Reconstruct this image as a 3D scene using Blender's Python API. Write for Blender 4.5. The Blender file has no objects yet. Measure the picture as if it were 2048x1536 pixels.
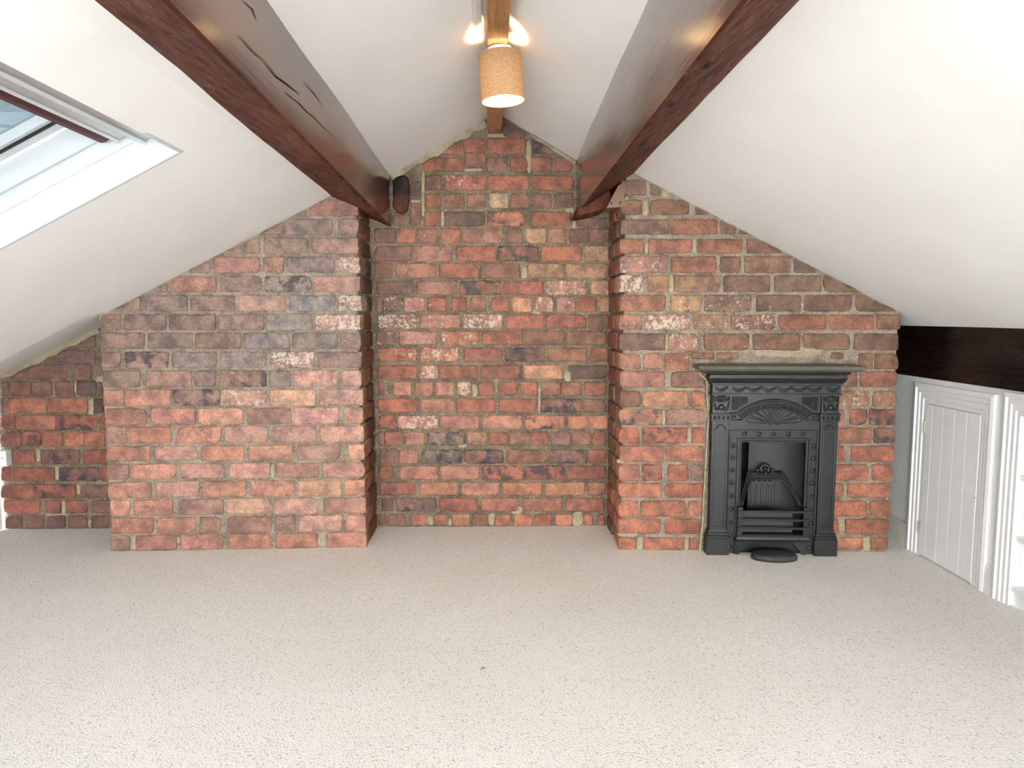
import bpy, bmesh, math, random
from mathutils import Vector, Matrix, noise

# ------------------------------------------------------------------ camera, sky, exposure
scene = bpy.context.scene
C = scene.collection
FPX, VPX, VPY, EYE = 1430.0, 997.0, 632.0, 1.12
PITCH = math.atan((768 - VPY) / FPX)
YAW = math.atan((1024 - VPX) / FPX * math.cos(PITCH))
cam_data = bpy.data.cameras.new('camera')
cam = bpy.data.objects.new('camera', cam_data)
C.objects.link(cam)
cam.location = (0, 0, EYE)
cam.rotation_euler = (math.pi / 2 - PITCH, 0, -YAW)
cam_data.sensor_fit = 'HORIZONTAL'
cam_data.sensor_width = 36.0
cam_data.lens = 36.0 * FPX / 2048.0
cam_data.clip_start = 0.02
scene.camera = cam

world = bpy.data.worlds.new('sky')
scene.world = world
world.use_nodes = True
bg = world.node_tree.nodes['Background']
bg.inputs['Color'].default_value = (0.965, 0.98, 1.0, 1)
bg.inputs['Strength'].default_value = 5.0

scene.view_settings.view_transform = 'Standard'
scene.view_settings.look = 'None'
scene.view_settings.gamma = 1.0
scene.view_settings.use_curve_mapping = False
scene.view_settings.exposure = 2.9

Y_BACK, Y_REAR = 3.73, -4.0
X_LEFT, X_RIGHT = -2.615, 1.987

# survey of the photograph: pixel -> point on a plane of the room
_fw = Vector((math.sin(YAW) * math.cos(PITCH), math.cos(YAW) * math.cos(PITCH), -math.sin(PITCH)))
_rt = Vector((math.cos(YAW), -math.sin(YAW), 0))
_up = _rt.cross(_fw)
EYEV = Vector((0, 0, EYE))


def ray(x, y):
    return _rt * ((x - 1024) / FPX) + _up * ((768 - y) / FPX) + _fw


def on_axis(x, y, ax, val):
    d = ray(x, y)
    return EYEV + d * ((val - EYEV[ax]) / d[ax])


def on_plane(x, y, p, n):
    d = ray(x, y)
    return EYEV + d * ((p - EYEV).dot(n) / d.dot(n))


# ------------------------------------------------------------------ helpers
def link(name, data, parent=None, loc=None, rotz=0.0):
    o = bpy.data.objects.new(name, data)
    C.objects.link(o)
    if loc is not None:
        o.location = loc
    if rotz:
        o.rotation_euler = (0, 0, rotz)
    if parent is not None:
        o.parent = parent
    return o


def mesh_obj(name, verts, faces, mat, parent=None, smooth=False, loc=None, rotz=0.0):
    me = bpy.data.meshes.new(name)
    me.from_pydata([tuple(v) for v in verts], [], faces)
    me.update()
    if smooth:
        for p in me.polygons:
            p.use_smooth = True
    if mat:
        me.materials.append(mat)
    return link(name, me, parent, loc, rotz)


def bm_obj(name, bm, mat, parent=None, smooth=False, loc=None, rotz=0.0):
    bmesh.ops.recalc_face_normals(bm, faces=bm.faces)
    me = bpy.data.meshes.new(name)
    bm.to_mesh(me)
    bm.free()
    if smooth:
        for p in me.polygons:
            p.use_smooth = True
    me.materials.append(mat)
    return link(name, me, parent, loc, rotz)


def tag(o, label=None, cat=None, group=None, kind=None):
    if label:
        o['label'] = label
    if cat:
        o['category'] = cat
    if group:
        o['group'] = group
    if kind:
        o['kind'] = kind
    return o


def empty(name, loc=(0, 0, 0), rotz=0.0):
    return link(name, None, None, loc, rotz)


def add_box(bm, x0, x1, y0, y1, z0, z1, bevel=0.0):
    vs = [bm.verts.new(p) for p in [(x0, y0, z0), (x1, y0, z0), (x1, y1, z0), (x0, y1, z0),
                                    (x0, y0, z1), (x1, y0, z1), (x1, y1, z1), (x0, y1, z1)]]
    fs = [bm.faces.new([vs[i] for i in f]) for f in
          [(0, 3, 2, 1), (4, 5, 6, 7), (0, 1, 5, 4), (1, 2, 6, 5), (2, 3, 7, 6), (3, 0, 4, 7)]]
    if bevel > 0:
        es = set()
        for f in fs:
            es.update(f.edges)
        bmesh.ops.bevel(bm, geom=list(es), offset=bevel, segments=2, affect='EDGES', profile=0.6)


def box_obj(name, x0, x1, y0, y1, z0, z1, mat, parent=None, bevel=0.0, loc=None):
    bm = bmesh.new()
    add_box(bm, x0, x1, y0, y1, z0, z1, bevel)
    return bm_obj(name, bm, mat, parent, loc=loc)


def add_tube(bm, pts, r, seg=6, closed=False, taper=None):
    pts = [Vector(p) for p in pts]
    n = len(pts)
    rings = []
    ref = Vector((0.13, 0.91, 0.37))
    for i, p in enumerate(pts):
        a = pts[i - 1] if (i > 0 or closed) else p
        b = pts[(i + 1) % n] if (i < n - 1 or closed) else p
        t = (b - a)
        if t.length < 1e-9:
            t = Vector((0, 0, 1))
        t.normalize()
        s = t.cross(ref)
        if s.length < 1e-4:
            s = t.cross(Vector((1, 0, 0)))
        s.normalize()
        q = s.cross(t)
        rr = r if taper is None else r * taper[i]
        rings.append([bm.verts.new(p + (s * math.cos(2 * math.pi * k / seg) + q * math.sin(2 * math.pi * k / seg)) * rr)
                      for k in range(seg)])
    m = n if closed else n - 1
    for i in range(m):
        A, B = rings[i], rings[(i + 1) % n]
        for k in range(seg):
            bm.faces.new([A[k], A[(k + 1) % seg], B[(k + 1) % seg], B[k]])
    if not closed:
        bm.faces.new(rings[0][::-1])
        bm.faces.new(rings[-1])


def add_ball(bm, c, r, sx=1, sy=1, sz=1, u=8, v=5, rot=None):
    m = Matrix.Translation(Vector(c))
    if rot is not None:
        m = m @ rot
    m = m @ Matrix.Diagonal((sx, sy, sz, 1))
    bmesh.ops.create_uvsphere(bm, u_segments=u, v_segments=v, radius=r, matrix=m)


def add_prism(bm, poly, y0, y1):
    """closed outline in x,z between two depths"""
    a = [bm.verts.new((p[0], y0, p[1])) for p in poly]
    b = [bm.verts.new((p[0], y1, p[1])) for p in poly]
    n = len(poly)
    bm.faces.new(a)
    bm.faces.new(b[::-1])
    for i in range(n):
        bm.faces.new([a[i], b[i], b[(i + 1) % n], a[(i + 1) % n]])


def add_mould(bm, w0, w1, d, prof):
    """profile (overhang, z) carried round the left end, the front and the right end of a block"""
    rows = []
    for o, z in prof:
        rows.append([bm.verts.new(p) for p in [(w0 - o, 0, z), (w0 - o, -d - o, z), (w1 + o, -d - o, z), (w1 + o, 0, z)]])
    for A, B in zip(rows, rows[1:]):
        for k in range(4):
            bm.faces.new([A[k], A[(k + 1) % 4], B[(k + 1) % 4], B[k]])
    bm.faces.new(rows[0][::-1])
    bm.faces.new(rows[-1])


# ------------------------------------------------------------------ materials
def new_mat(name):
    m = bpy.data.materials.new(name)
    m.use_nodes = True
    nt = m.node_tree
    return m, nt, nt.nodes['Principled BSDF']


class N:
    def __init__(self, nt):
        self.nt = nt

    def node(self, kind, **kw):
        n = self.nt.nodes.new(kind)
        for k, v in kw.items():
            if k.startswith('i_'):
                n.inputs[k[2:].replace('_', ' ')].default_value = v
            else:
                setattr(n, k, v)
        return n

    def link(self, a, b):
        self.nt.links.new(a, b)

    def mix(self, fac, a, b, blend='MIX'):
        n = self.nt.nodes.new('ShaderNodeMix')
        n.data_type = 'RGBA'
        n.blend_type = blend
        for sock, val in ((n.inputs[0], fac), (n.inputs[6], a), (n.inputs[7], b)):
            if isinstance(val, (int, float)):
                sock.default_value = val
            elif isinstance(val, tuple):
                sock.default_value = (*val, 1) if len(val) == 3 else val
            else:
                self.link(val, sock)
        return n.outputs[2]

    def math(self, op, a, b=None, clamp=False):
        n = self.nt.nodes.new('ShaderNodeMath')
        n.operation = op
        n.use_clamp = clamp
        for i, val in enumerate((a, b)):
            if val is None:
                continue
            if isinstance(val, (int, float)):
                n.inputs[i].default_value = val
            else:
                self.link(val, n.inputs[i])
        return n.outputs[0]

    def ramp(self, fac, lo, hi, a=0.0, b=1.0, smooth=True):
        n = self.nt.nodes.new('ShaderNodeMapRange')
        n.interpolation_type = 'SMOOTHSTEP' if smooth else 'LINEAR'
        for k, val in ((1, lo), (2, hi), (3, a), (4, b)):
            if isinstance(val, (int, float)):
                n.inputs[k].default_value = val
            else:
                self.link(val, n.inputs[k])
        self.link(fac, n.inputs[0])
        return n.outputs[0]

    def noise(self, co, scale, detail=3, rough=0.55, dist=0.0):
        n = self.nt.nodes.new('ShaderNodeTexNoise')
        n.inputs['Scale'].default_value = scale
        n.inputs['Detail'].default_value = detail
        n.inputs['Roughness'].default_value = rough
        n.inputs['Distortion'].default_value = dist
        self.link(co, n.inputs['Vector'])
        return n.outputs['Fac']

    def coords(self, scale=(1, 1, 1), per_object=False):
        tc = self.nt.nodes.new('ShaderNodeTexCoord')
        mp = self.nt.nodes.new('ShaderNodeMapping')
        mp.inputs['Scale'].default_value = scale
        self.link(tc.outputs['Object'], mp.inputs['Vector'])
        if not per_object:
            return mp.outputs[0]
        oi = self.nt.nodes.new('ShaderNodeObjectInfo')
        mul = self.math('MULTIPLY', oi.outputs['Random'], 37.0)
        add = self.nt.nodes.new('ShaderNodeVectorMath')
        add.operation = 'ADD'
        self.link(mp.outputs[0], add.inputs[0])
        self.link(mul, add.inputs[1])
        return add.outputs[0]

    def bump(self, h, strength, dist, bsdf, prev=None):
        b = self.nt.nodes.new('ShaderNodeBump')
        b.inputs['Strength'].default_value = strength
        b.inputs['Distance'].default_value = dist
        self.link(h, b.inputs['Height'])
        if prev is not None:
            self.link(prev, b.inputs['Normal'])
        if bsdf is not None:
            self.link(b.outputs[0], bsdf.inputs['Normal'])
        return b.outputs[0]


def mat_brick(name='brick', stain_shade=None):
    m, nt, bs = new_mat(name)
    g = N(nt)
    co = g.coords(per_object=True)
    oi = nt.nodes.new('ShaderNodeObjectInfo')
    soot = g.node('ShaderNodeAttribute', attribute_type='OBJECT', attribute_name='soot').outputs['Fac']
    resid = g.node('ShaderNodeAttribute', attribute_type='OBJECT', attribute_name='residue').outputs['Fac']
    base = oi.outputs['Color']
    if stain_shade:
        base = g.mix(1.0, base, stain_shade, 'MULTIPLY')
    n1 = g.noise(co, 16, 3, 0.6)
    n2 = g.noise(co, 70, 3, 0.65)
    n3 = g.noise(co, 210, 2, 0.6)
    n4 = g.noise(co, 22, 4, 0.72, 0.4)
    n5 = g.noise(co, 11, 3, 0.6)
    # firing variation: darker, duller blotches and warmer ones
    dark = g.mix(1.0, base, (0.70, 0.68, 0.70), 'MULTIPLY')
    warm = g.mix(1.0, base, (1.32, 1.22, 1.12), 'MULTIPLY')
    c = g.mix(g.ramp(n1, 0.32, 0.66), dark, warm)
    c = g.mix(g.ramp(n2, 0.38, 0.72, 0.0, 0.65), c, g.mix(1.0, c, (1.5, 1.5, 1.5), 'MULTIPLY'))
    c = g.mix(g.ramp(n3, 0.55, 0.68, 0.0, 0.85), c, g.mix(1.0, c, (0.35, 0.32, 0.32), 'MULTIPLY'))
    # burnt headers and over-fired spots
    sfac = g.math('MULTIPLY', g.ramp(g.math('ADD', g.math('MULTIPLY', n4, 0.6), g.math('MULTIPLY', n5, 0.5)), 0.52, 0.66), soot)
    c = g.mix(sfac, c, (0.045, 0.038, 0.042))
    # old limewash / salts left on the face
    thr = g.math('SUBTRACT', 0.70, g.math('MULTIPLY', resid, 0.28))
    mixn = g.math('ADD', g.math('MULTIPLY', n4, 0.38), g.math('ADD', g.math('MULTIPLY', n2, 0.40), g.math('MULTIPLY', n3, 0.22)))
    rf = g.ramp(mixn, thr, g.math('ADD', thr, 0.09), 0.0, 0.78)
    c = g.mix(rf, c, (0.56, 0.47, 0.375))
    g.link(c, bs.inputs['Base Color'])
    g.link(g.ramp(n2, 0.3, 0.7, 0.46, 0.70), bs.inputs['Roughness'])
    bs.inputs['Specular IOR Level'].default_value = 0.35
    b1 = g.bump(n2, 0.8, 0.008, None)
    g.bump(n3, 0.6, 0.003, bs, b1)
    return m


def mat_mortar(name, a, b, sparkle):
    m, nt, bs = new_mat(name)
    g = N(nt)
    co = g.coords()
    n1 = g.noise(co, 9, 4, 0.72)
    n2 = g.noise(co, 120, 2, 0.7)
    vo = g.node('ShaderNodeTexVoronoi', feature='F1')
    vo.inputs['Scale'].default_value = 150
    g.link(co, vo.inputs['Vector'])
    c = g.mix(g.ramp(n1, 0.3, 0.7), a, b)
    c = g.mix(g.ramp(n2, 0.5, 0.72, 0, 0.6), c, g.mix(1.0, c, (0.35, 0.33, 0.3), 'MULTIPLY'))
    sp = g.ramp(g.noise(co, 300, 1, 0.5), 0.64, 0.70)
    sp = g.math('MULTIPLY', sp, sparkle)
    c = g.mix(sp, c, (0.70, 0.66, 0.58))  # glossy glints painted in as pale specks
    g.link(c, bs.inputs['Base Color'])
    g.link(g.math('SUBTRACT', 0.72, g.math('MULTIPLY', sp, 0.5)), bs.inputs['Roughness'])
    b1 = g.bump(vo.outputs['Distance'], 0.6, 0.004, None)
    g.bump(n2, 0.6, 0.005, bs, b1)
    return m


def mat_plain(name, col, rough=0.5, bump=0.0, scale=40, spec=0.5, vary=0.04, coat=0.0, metal=0.0):
    m, nt, bs = new_mat(name)
    g = N(nt)
    co = g.coords()
    n1 = g.noise(co, scale, 3)
    c = g.mix(g.ramp(n1, 0.3, 0.7), tuple(x * (1 - vary) for x in col), tuple(min(1, x * (1 + vary)) for x in col))
    g.link(c, bs.inputs['Base Color'])
    bs.inputs['Roughness'].default_value = rough
    bs.inputs['Specular IOR Level'].default_value = spec
    bs.inputs['Metallic'].default_value = metal
    bs.inputs['Coat Weight'].default_value = coat
    if bump:
        g.bump(n1, bump, 0.004, bs)
    return m


def mat_plaster():
    m, nt, bs = new_mat('white_plaster')
    g = N(nt)
    co = g.coords()
    n1 = g.noise(co, 2.2, 3)
    n2 = g.noise(co, 60, 2, 0.6)
    c = g.mix(g.ramp(n1, 0.3, 0.7), (0.85, 0.835, 0.81), (0.875, 0.86, 0.84))
    g.link(c, bs.inputs['Base Color'])
    bs.inputs['Roughness'].default_value = 0.8
    bs.inputs['Specular IOR Level'].default_value = 0.25
    b1 = g.bump(n1, 0.25, 0.03, None)
    g.bump(n2, 0.12, 0.002, bs, b1)
    return m


def mat_wood(name, dark, mid, light, rough, coat, crack=1.0, grain=(22, 1.3, 22), fleck=0.0, fine=(90, 4.0, 90)):
    m, nt, bs = new_mat(name)
    g = N(nt)
    co = g.coords(grain)
    cf = g.coords(fine)
    big = g.coords((3, 1.2, 3))
    n1 = g.noise(co, 1.0, 5, 0.6, 0.6)
    n2 = g.noise(cf, 1.0, 4, 0.65)
    n3 = g.noise(big, 1.0, 3, 0.5)
    c = g.mix(g.ramp(n1, 0.3, 0.7), dark, mid)
    c = g.mix(g.ramp(n3, 0.45, 0.72), c, light)
    c = g.mix(g.ramp(n2, 0.52, 0.75, 0, 0.55), c, g.mix(1.0, c, (0.4, 0.35, 0.32), 'MULTIPLY'))
    if fleck:
        fl = g.noise(g.coords((1, 0.5, 1)), 75, 2, 0.7)
        c = g.mix(g.ramp(fl, 0.70, 0.76, 0, fleck), c, (0.55, 0.40, 0.30))
    g.link(c, bs.inputs['Base Color'])
    g.link(g.ramp(n2, 0.3, 0.8, rough * 0.75, rough * 1.5), bs.inputs['Roughness'])
    bs.inputs['Coat Weight'].default_value = coat
    bs.inputs['Coat Roughness'].default_value = 0.12
    b1 = g.bump(n1, 0.12 * crack, 0.008, None)
    g.bump(n2, 0.10, 0.002, bs, b1)
    return m


def mat_carpet():
    m, nt, bs = new_mat('beige_loop_carpet')
    g = N(nt)
    co = g.coords()
    vo = g.node('ShaderNodeTexVoronoi', feature='F1')
    vo.inputs['Scale'].default_value = 190
    g.link(co, vo.inputs['Vector'])
    n1 = g.noise(co, 1.4, 3)
    n2 = g.noise(co, 380, 2, 0.6)
    c = g.mix(g.ramp(n1, 0.3, 0.7), (0.81, 0.785, 0.75), (0.85, 0.83, 0.80))
    c = g.mix(g.ramp(n2, 0.58, 0.78, 0, 0.25), c, (0.50, 0.44, 0.38))
    c = g.mix(g.ramp(vo.outputs['Distance'], 0.6, 0.95, 0, 0.6), c, (0.40, 0.36, 0.31))  # shade in the pits between loops, painted into the pile colour
    g.link(c, bs.inputs['Base Color'])
    bs.inputs['Roughness'].default_value = 0.95
    bs.inputs['Specular IOR Level'].default_value = 0.1
    inv = g.math('SUBTRACT', 1.0, vo.outputs['Distance'])
    b1 = g.bump(inv, 0.4, 0.004, None)
    g.bump(n2, 0.4, 0.003, bs, b1)
    return m


def mat_iron(name, col, rough):
    m, nt, bs = new_mat(name)
    g = N(nt)
    co = g.coords()
    n1 = g.noise(co, 9, 4, 0.6)
    n2 = g.noise(co, 160, 3, 0.6)
    c = g.mix(g.ramp(n1, 0.35, 0.7), col, tuple(x * 1.55 for x in col))
    g.link(c, bs.inputs['Base Color'])
    g.link(g.ramp(n1, 0.3, 0.7, rough, rough + 0.15), bs.inputs['Roughness'])
    bs.inputs['Specular IOR Level'].default_value = 0.5
    g.bump(n2, 0.12, 0.002, bs)
    return m


def mat_fabric():
    m = bpy.data.materials.new('linen_shade')
    m.use_nodes = True
    nt = m.node_tree
    for n in list(nt.nodes):
        nt.nodes.remove(n)
    g = N(nt)
    out = nt.nodes.new('ShaderNodeOutputMaterial')
    tc = nt.nodes.new('ShaderNodeTexCoord')
    mp = nt.nodes.new('ShaderNodeMapping')
    mp.inputs['Scale'].default_value = (90, 90, 420)
    g.link(tc.outputs['Object'], mp.inputs['Vector'])
    n1 = g.noise(mp.outputs[0], 1.0, 3, 0.6)
    c = g.mix(g.ramp(n1, 0.3, 0.7), (0.20, 0.145, 0.10), (0.30, 0.23, 0.165))
    d = nt.nodes.new('ShaderNodeBsdfDiffuse')
    t = nt.nodes.new('ShaderNodeBsdfTranslucent')
    tr = g.mix(1.0, c, (1.0, 0.78, 0.42), 'MULTIPLY')
    g.link(c, d.inputs['Color'])
    g.link(tr, t.inputs['Color'])
    ms = nt.nodes.new('ShaderNodeMixShader')
    ms.inputs[0].default_value = 0.09
    g.link(d.outputs[0], ms.inputs[1])
    g.link(t.outputs[0], ms.inputs[2])
    g.link(ms.outputs[0], out.inputs['Surface'])
    return m


def mat_glass(name='window_glass', col=(0.93, 0.97, 0.98)):
    m = bpy.data.materials.new(name)
    m.use_nodes = True
    nt = m.node_tree
    for n in list(nt.nodes):
        nt.nodes.remove(n)
    out = nt.nodes.new('ShaderNodeOutputMaterial')
    t = nt.nodes.new('ShaderNodeBsdfTransparent')
    t.inputs['Color'].default_value = (*col, 1)
    gl = nt.nodes.new('ShaderNodeBsdfGlossy')
    gl.inputs['Roughness'].default_value = 0.02
    ms = nt.nodes.new('ShaderNodeMixShader')
    ms.inputs[0].default_value = 0.06
    nt.links.new(t.outputs[0], ms.inputs[1])
    nt.links.new(gl.outputs[0], ms.inputs[2])
    nt.links.new(ms.outputs[0], out.inputs['Surface'])
    return m


def mat_emit(name, col, strength):
    m = bpy.data.materials.new(name)
    m.use_nodes = True
    nt = m.node_tree
    bs = nt.nodes['Principled BSDF']
    bs.inputs['Base Color'].default_value = (*col, 1)
    bs.inputs['Emission Color'].default_value = (*col, 1)
    bs.inputs['Emission Strength'].default_value = strength
    return m


M_BRICK = mat_brick()
M_BRICK_STAIN_SHADE = mat_brick('stained_shaded_brick', (0.50, 0.44, 0.32))  # varnish stain and the shade of the return, both in one darker colour
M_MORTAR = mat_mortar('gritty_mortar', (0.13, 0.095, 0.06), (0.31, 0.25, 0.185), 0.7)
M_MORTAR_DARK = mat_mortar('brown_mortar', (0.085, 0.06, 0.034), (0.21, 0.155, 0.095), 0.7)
M_SAND = mat_mortar('sandy_mortar', (0.27, 0.215, 0.135), (0.40, 0.335, 0.225), 0.12)
M_PLASTER = mat_plaster()
M_GLOSSWHITE = mat_plain('white_gloss_paint', (0.74, 0.745, 0.745), 0.32, 0.05, 30, 0.5, 0.015)
M_WALLWHITE = mat_plain('white_wall_paint', (0.76, 0.755, 0.735), 0.75, 0.1, 25, 0.3, 0.02)
M_CREAM = mat_plain('old_cream_paint', (0.62, 0.60, 0.52), 0.5, 0.1, 25, 0.4, 0.04)
M_BEAM = mat_wood('dark_varnished_beam', (0.035, 0.011, 0.006), (0.105, 0.032, 0.014), (0.19, 0.062, 0.022), 0.13, 0.6)
M_SAWN = mat_wood('sawn_beam_underside', (0.055, 0.016, 0.010), (0.095, 0.029, 0.017), (0.145, 0.048, 0.026), 0.7, 0.0, 1.0, (14, 5, 14), 0.8, (34, 14, 34))
M_SAWN.node_tree.nodes['Principled BSDF'].inputs['Specular IOR Level'].default_value = 0.12
M_PLATE = mat_wood('blackened_beam', (0.004, 0.002, 0.0015), (0.010, 0.003, 0.002), (0.016, 0.005, 0.003), 0.24, 0.0)
M_RIDGE = mat_wood('honey_oak', (0.20, 0.08, 0.025), (0.36, 0.155, 0.05), (0.44, 0.22, 0.08), 0.35, 0.2)
M_BLOCK = mat_wood('offcut_wood', (0.09, 0.036, 0.014), (0.15, 0.066, 0.028), (0.19, 0.09, 0.04), 0.5, 0.0)
M_STUB = mat_wood('charred_timber', (0.012, 0.009, 0.009), (0.035, 0.02, 0.016), (0.15, 0.04, 0.024), 0.62, 0.0, 3.0, (26, 26, 16), 0.0, (60, 60, 60))
M_STUB.node_tree.nodes['Principled BSDF'].inputs['Specular IOR Level'].default_value = 0.15
M_CARPET = mat_carpet()
M_IRON = mat_iron('black_cast_iron', (0.0065, 0.0066, 0.0068), 0.32)
M_IRONDUST = mat_iron('dusty_iron', (0.026, 0.026, 0.0245), 0.55)
M_DUSTTOP = mat_iron('dusty_mantel_iron', (0.085, 0.073, 0.060), 0.5)
M_FABRIC = mat_fabric()
M_LINING = mat_plain('shade_lining', (0.85, 0.80, 0.68), 0.6)
M_BULB = mat_emit('lamp_glow', (1.0, 0.80, 0.50), 7)
M_GLASS = mat_glass()
M_DIM_GLASS = mat_glass('darkened_rooflight_glass', (0.166, 0.181, 0.187))  # glass tinted very dark to hold down the sky and its light on the reveal
M_REVEAL = mat_plain('pale_blue_grey_paint', (0.56, 0.60, 0.615), 0.7, 0.1, 25, 0.3, 0.02)
M_UPVC = mat_plain('white_window_lacquer', (0.60, 0.625, 0.635), 0.3, 0, 30, 0.5, 0.01)
M_ALU = mat_plain('satin_aluminium', (0.52, 0.53, 0.53), 0.35, 0, 30, 0.5, 0.02, metal=0.4)
M_GASKET = mat_plain('black_rubber', (0.012, 0.013, 0.02), 0.6)
M_MAROON = mat_plain('maroon_blind', (0.075, 0.024, 0.024), 0.55, 0.1, 200, 0.3, 0.15)
M_SPLIT = mat_plain('shadowed_split', (0.008, 0.005, 0.004), 0.9)
M_HINGE = mat_plain('tarnished_brass', (0.35, 0.30, 0.22), 0.4, 0, 60, 0.5, 0.1, metal=0.6)
M_SLATE = mat_plain('weathered_slate', (0.42, 0.47, 0.50), 0.7, 0.4, 6, 0.3, 0.2)
M_RENDER = mat_plain('white_render', (0.85, 0.88, 0.88), 0.9, 0.2, 8, 0.2, 0.05)
M_STONE = mat_plain('grey_stone', (0.38, 0.41, 0.40), 0.9, 0.4, 10, 0.2, 0.2)

# ------------------------------------------------------------------ planes of the room, from the survey
LW0, LW1 = on_axis(222, 1103, 2, 0), on_axis(735, 1094, 2, 0)       # left chimney breast, floor line
RW0, RW1 = on_axis(1230, 1099, 2, 0), on_axis(1775, 1105, 2, 0)     # right chimney breast


class Face:
    """a vertical wall face: u along it, z up, local y into the wall"""

    def __init__(self, p, ang):
        self.p = Vector((p[0], p[1], 0))
        self.ang = ang
        self.u = Vector((math.cos(ang), math.sin(ang), 0))
        self.into = Vector((-math.sin(ang), math.cos(ang), 0))

    def uv(self, x, y):
        q = on_plane(x, y, self.p, self.into) - self.p
        return (q.dot(self.u), q.z)

    def pt(self, u, v, d=0.0):
        return self.p + self.u * u + Vector((0, 0, v)) + self.into * d


F_LW = Face(LW0, math.atan2(LW1.y - LW0.y, LW1.x - LW0.x))
F_RW = Face(RW0, math.atan2(RW1.y - RW0.y, RW1.x - RW0.x))
F_BACK = Face((0, Y_BACK, 0), 0.0)
LW_W = (LW1 - LW0).length
RW_W = (RW1 - RW0).length


def wz(face, x, y):
    u, v = face.uv(x, y)
    q = face.pt(u, v)
    return (q.x, q.z)


# ceiling section, left half and right half, as (x, z)
CL_A, CL_B = wz(F_LW, 200, 632), wz(F_LW, 662, 391)
CL_C, CL_D = wz(F_BACK, 783, 350), wz(F_BACK, 972, 238)
CR_A, CR_B = wz(F_RW, 1800, 624), wz(F_RW, 1265, 344)
CR_C, CR_D = wz(F_BACK, 1152, 321), wz(F_BACK, 1028, 246)
OUT_A, OUT_B = wz(F_BACK, 0, 750), wz(F_BACK, 195, 656)


def lerp_line(a, b, x):
    return a[1] + (b[1] - a[1]) * (x - a[0]) / (b[0] - a[0])


RIDGE_X = (CL_D[0] + CR_D[0]) / 2


def ceil_z(x, y=0.0):
    if x < RIDGE_X:
        if x < CL_B[0]:
            z = lerp_line(CL_A, CL_B, x)
        elif x < CL_C[0]:
            z = lerp_line(CL_B, CL_C, x)
        else:
            z = lerp_line(CL_C, CL_D, x)
        if x < CL_A[0] + 0.02 and y > 3.25:
            t = min(1.0, (y - 3.25) / (Y_BACK - 3.25))
            z += t * (lerp_line(OUT_A, OUT_B, x) - z)
    else:
        if x > CR_B[0]:
            z = lerp_line(CR_A, CR_B, x)
        elif x > CR_C[0]:
            z = lerp_line(CR_B, CR_C, x)
        else:
            z = lerp_line(CR_C, CR_D, x)
    return z


# ------------------------------------------------------------------ floor
def make_floor():
    vs, fs = [], []
    x0, x1, y0, y1 = X_LEFT, X_RIGHT + 0.02, Y_REAR, Y_BACK + 0.02
    nx, ny = 60, 80
    for j in range(ny + 1):
        for i in range(nx + 1):
            x = x0 + (x1 - x0) * i / nx
            y = y0 + (y1 - y0) * j / ny
            vs.append((x, y, 0.0015 * noise.noise(Vector((x * 3, y * 3, 0)))))
    for j in range(ny):
        for i in range(nx):
            a = j * (nx + 1) + i
            fs.append((a, a + 1, a + nx + 2, a + nx + 1))
    return tag(mesh_obj('floor', vs, fs, M_CARPET, smooth=True), 'beige loop-pile fitted carpet over the whole floor', kind='structure')


make_floor()

# ------------------------------------------------------------------ ceiling with its roof-light openings
SLOPE_L = math.atan2(CL_B[1] - CL_A[1], CL_B[0] - CL_A[0])
SKY_N = Vector((-math.sin(SLOPE_L), 0, math.cos(SLOPE_L)))
SKY_CORNER = on_plane(358, 305, Vector((CL_A[0], 0, CL_A[1])), SKY_N)
SKY_X1 = SKY_CORNER.x
SKY_Y1 = SKY_CORNER.y
SKY_X0 = SKY_X1 - 0.98 * math.cos(SLOPE_L)
SKY_Y0 = SKY_Y1 - 0.86
HOLES = [(SKY_X0, SKY_X1, SKY_Y0, SKY_Y1)]


def make_ceiling():
    xs = {X_LEFT - 0.06, X_RIGHT + 0.10, RIDGE_X, CL_A[0], CL_B[0], CL_C[0], CL_D[0], CR_A[0], CR_B[0], CR_C[0], CR_D[0], SKY_X0, SKY_X1}
    ys = {Y_REAR - 0.02, Y_BACK + 0.03, SKY_Y0, SKY_Y1, 3.25, 3.45}

    def fill(s, step):
        l = sorted(s)
        out = []
        for a, b in zip(l, l[1:]):
            n = max(1, int((b - a) / step))
            out += [a + (b - a) * k / n for k in range(n)]
        return out + [l[-1]]
    xs, ys = fill(xs, 0.12), fill(ys, 0.2)
    vs, fs = [], []
    for y in ys:
        for x in xs:
            w = 0.004 * noise.noise(Vector((x * 1.3, y * 0.9, 4)))
            if y > 3.0:
                w *= max(0.0, (3.3 - y) / 0.3)
            vs.append((x, y, ceil_z(x, y) + w))
    nx = len(xs)
    for j in range(len(ys) - 1):
        for i in range(nx - 1):
            cx, cy = (xs[i] + xs[i + 1]) / 2, (ys[j] + ys[j + 1]) / 2
            if any(h[0] < cx < h[1] and h[2] < cy < h[3] for h in HOLES):
                continue
            a = j * nx + i
            fs.append((a, a + nx, a + nx + 1, a + 1))
    return tag(mesh_obj('ceiling', vs, fs, M_PLASTER), 'white plastered sloping attic ceiling rising to the ridge', kind='structure')


make_ceiling()


# ------------------------------------------------------------------ brickwork
def clip_half(poly, a, b, c):
    """keep a*u + b*v <= c"""
    out = []
    n = len(poly)
    for i in range(n):
        p, q = poly[i], poly[(i + 1) % n]
        dp, dq = a * p[0] + b * p[1] - c, a * q[0] + b * q[1] - c
        if dp <= 0:
            out.append(p)
        if (dp < 0 < dq) or (dq < 0 < dp):
            t = dp / (dp - dq)
            out.append((p[0] + (q[0] - p[0]) * t, p[1] + (q[1] - p[1]) * t))
    return out


def area(poly):
    return 0.5 * sum(poly[i][0] * poly[(i + 1) % len(poly)][1] - poly[(i + 1) % len(poly)][0] * poly[i][1] for i in range(len(poly)))


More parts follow.
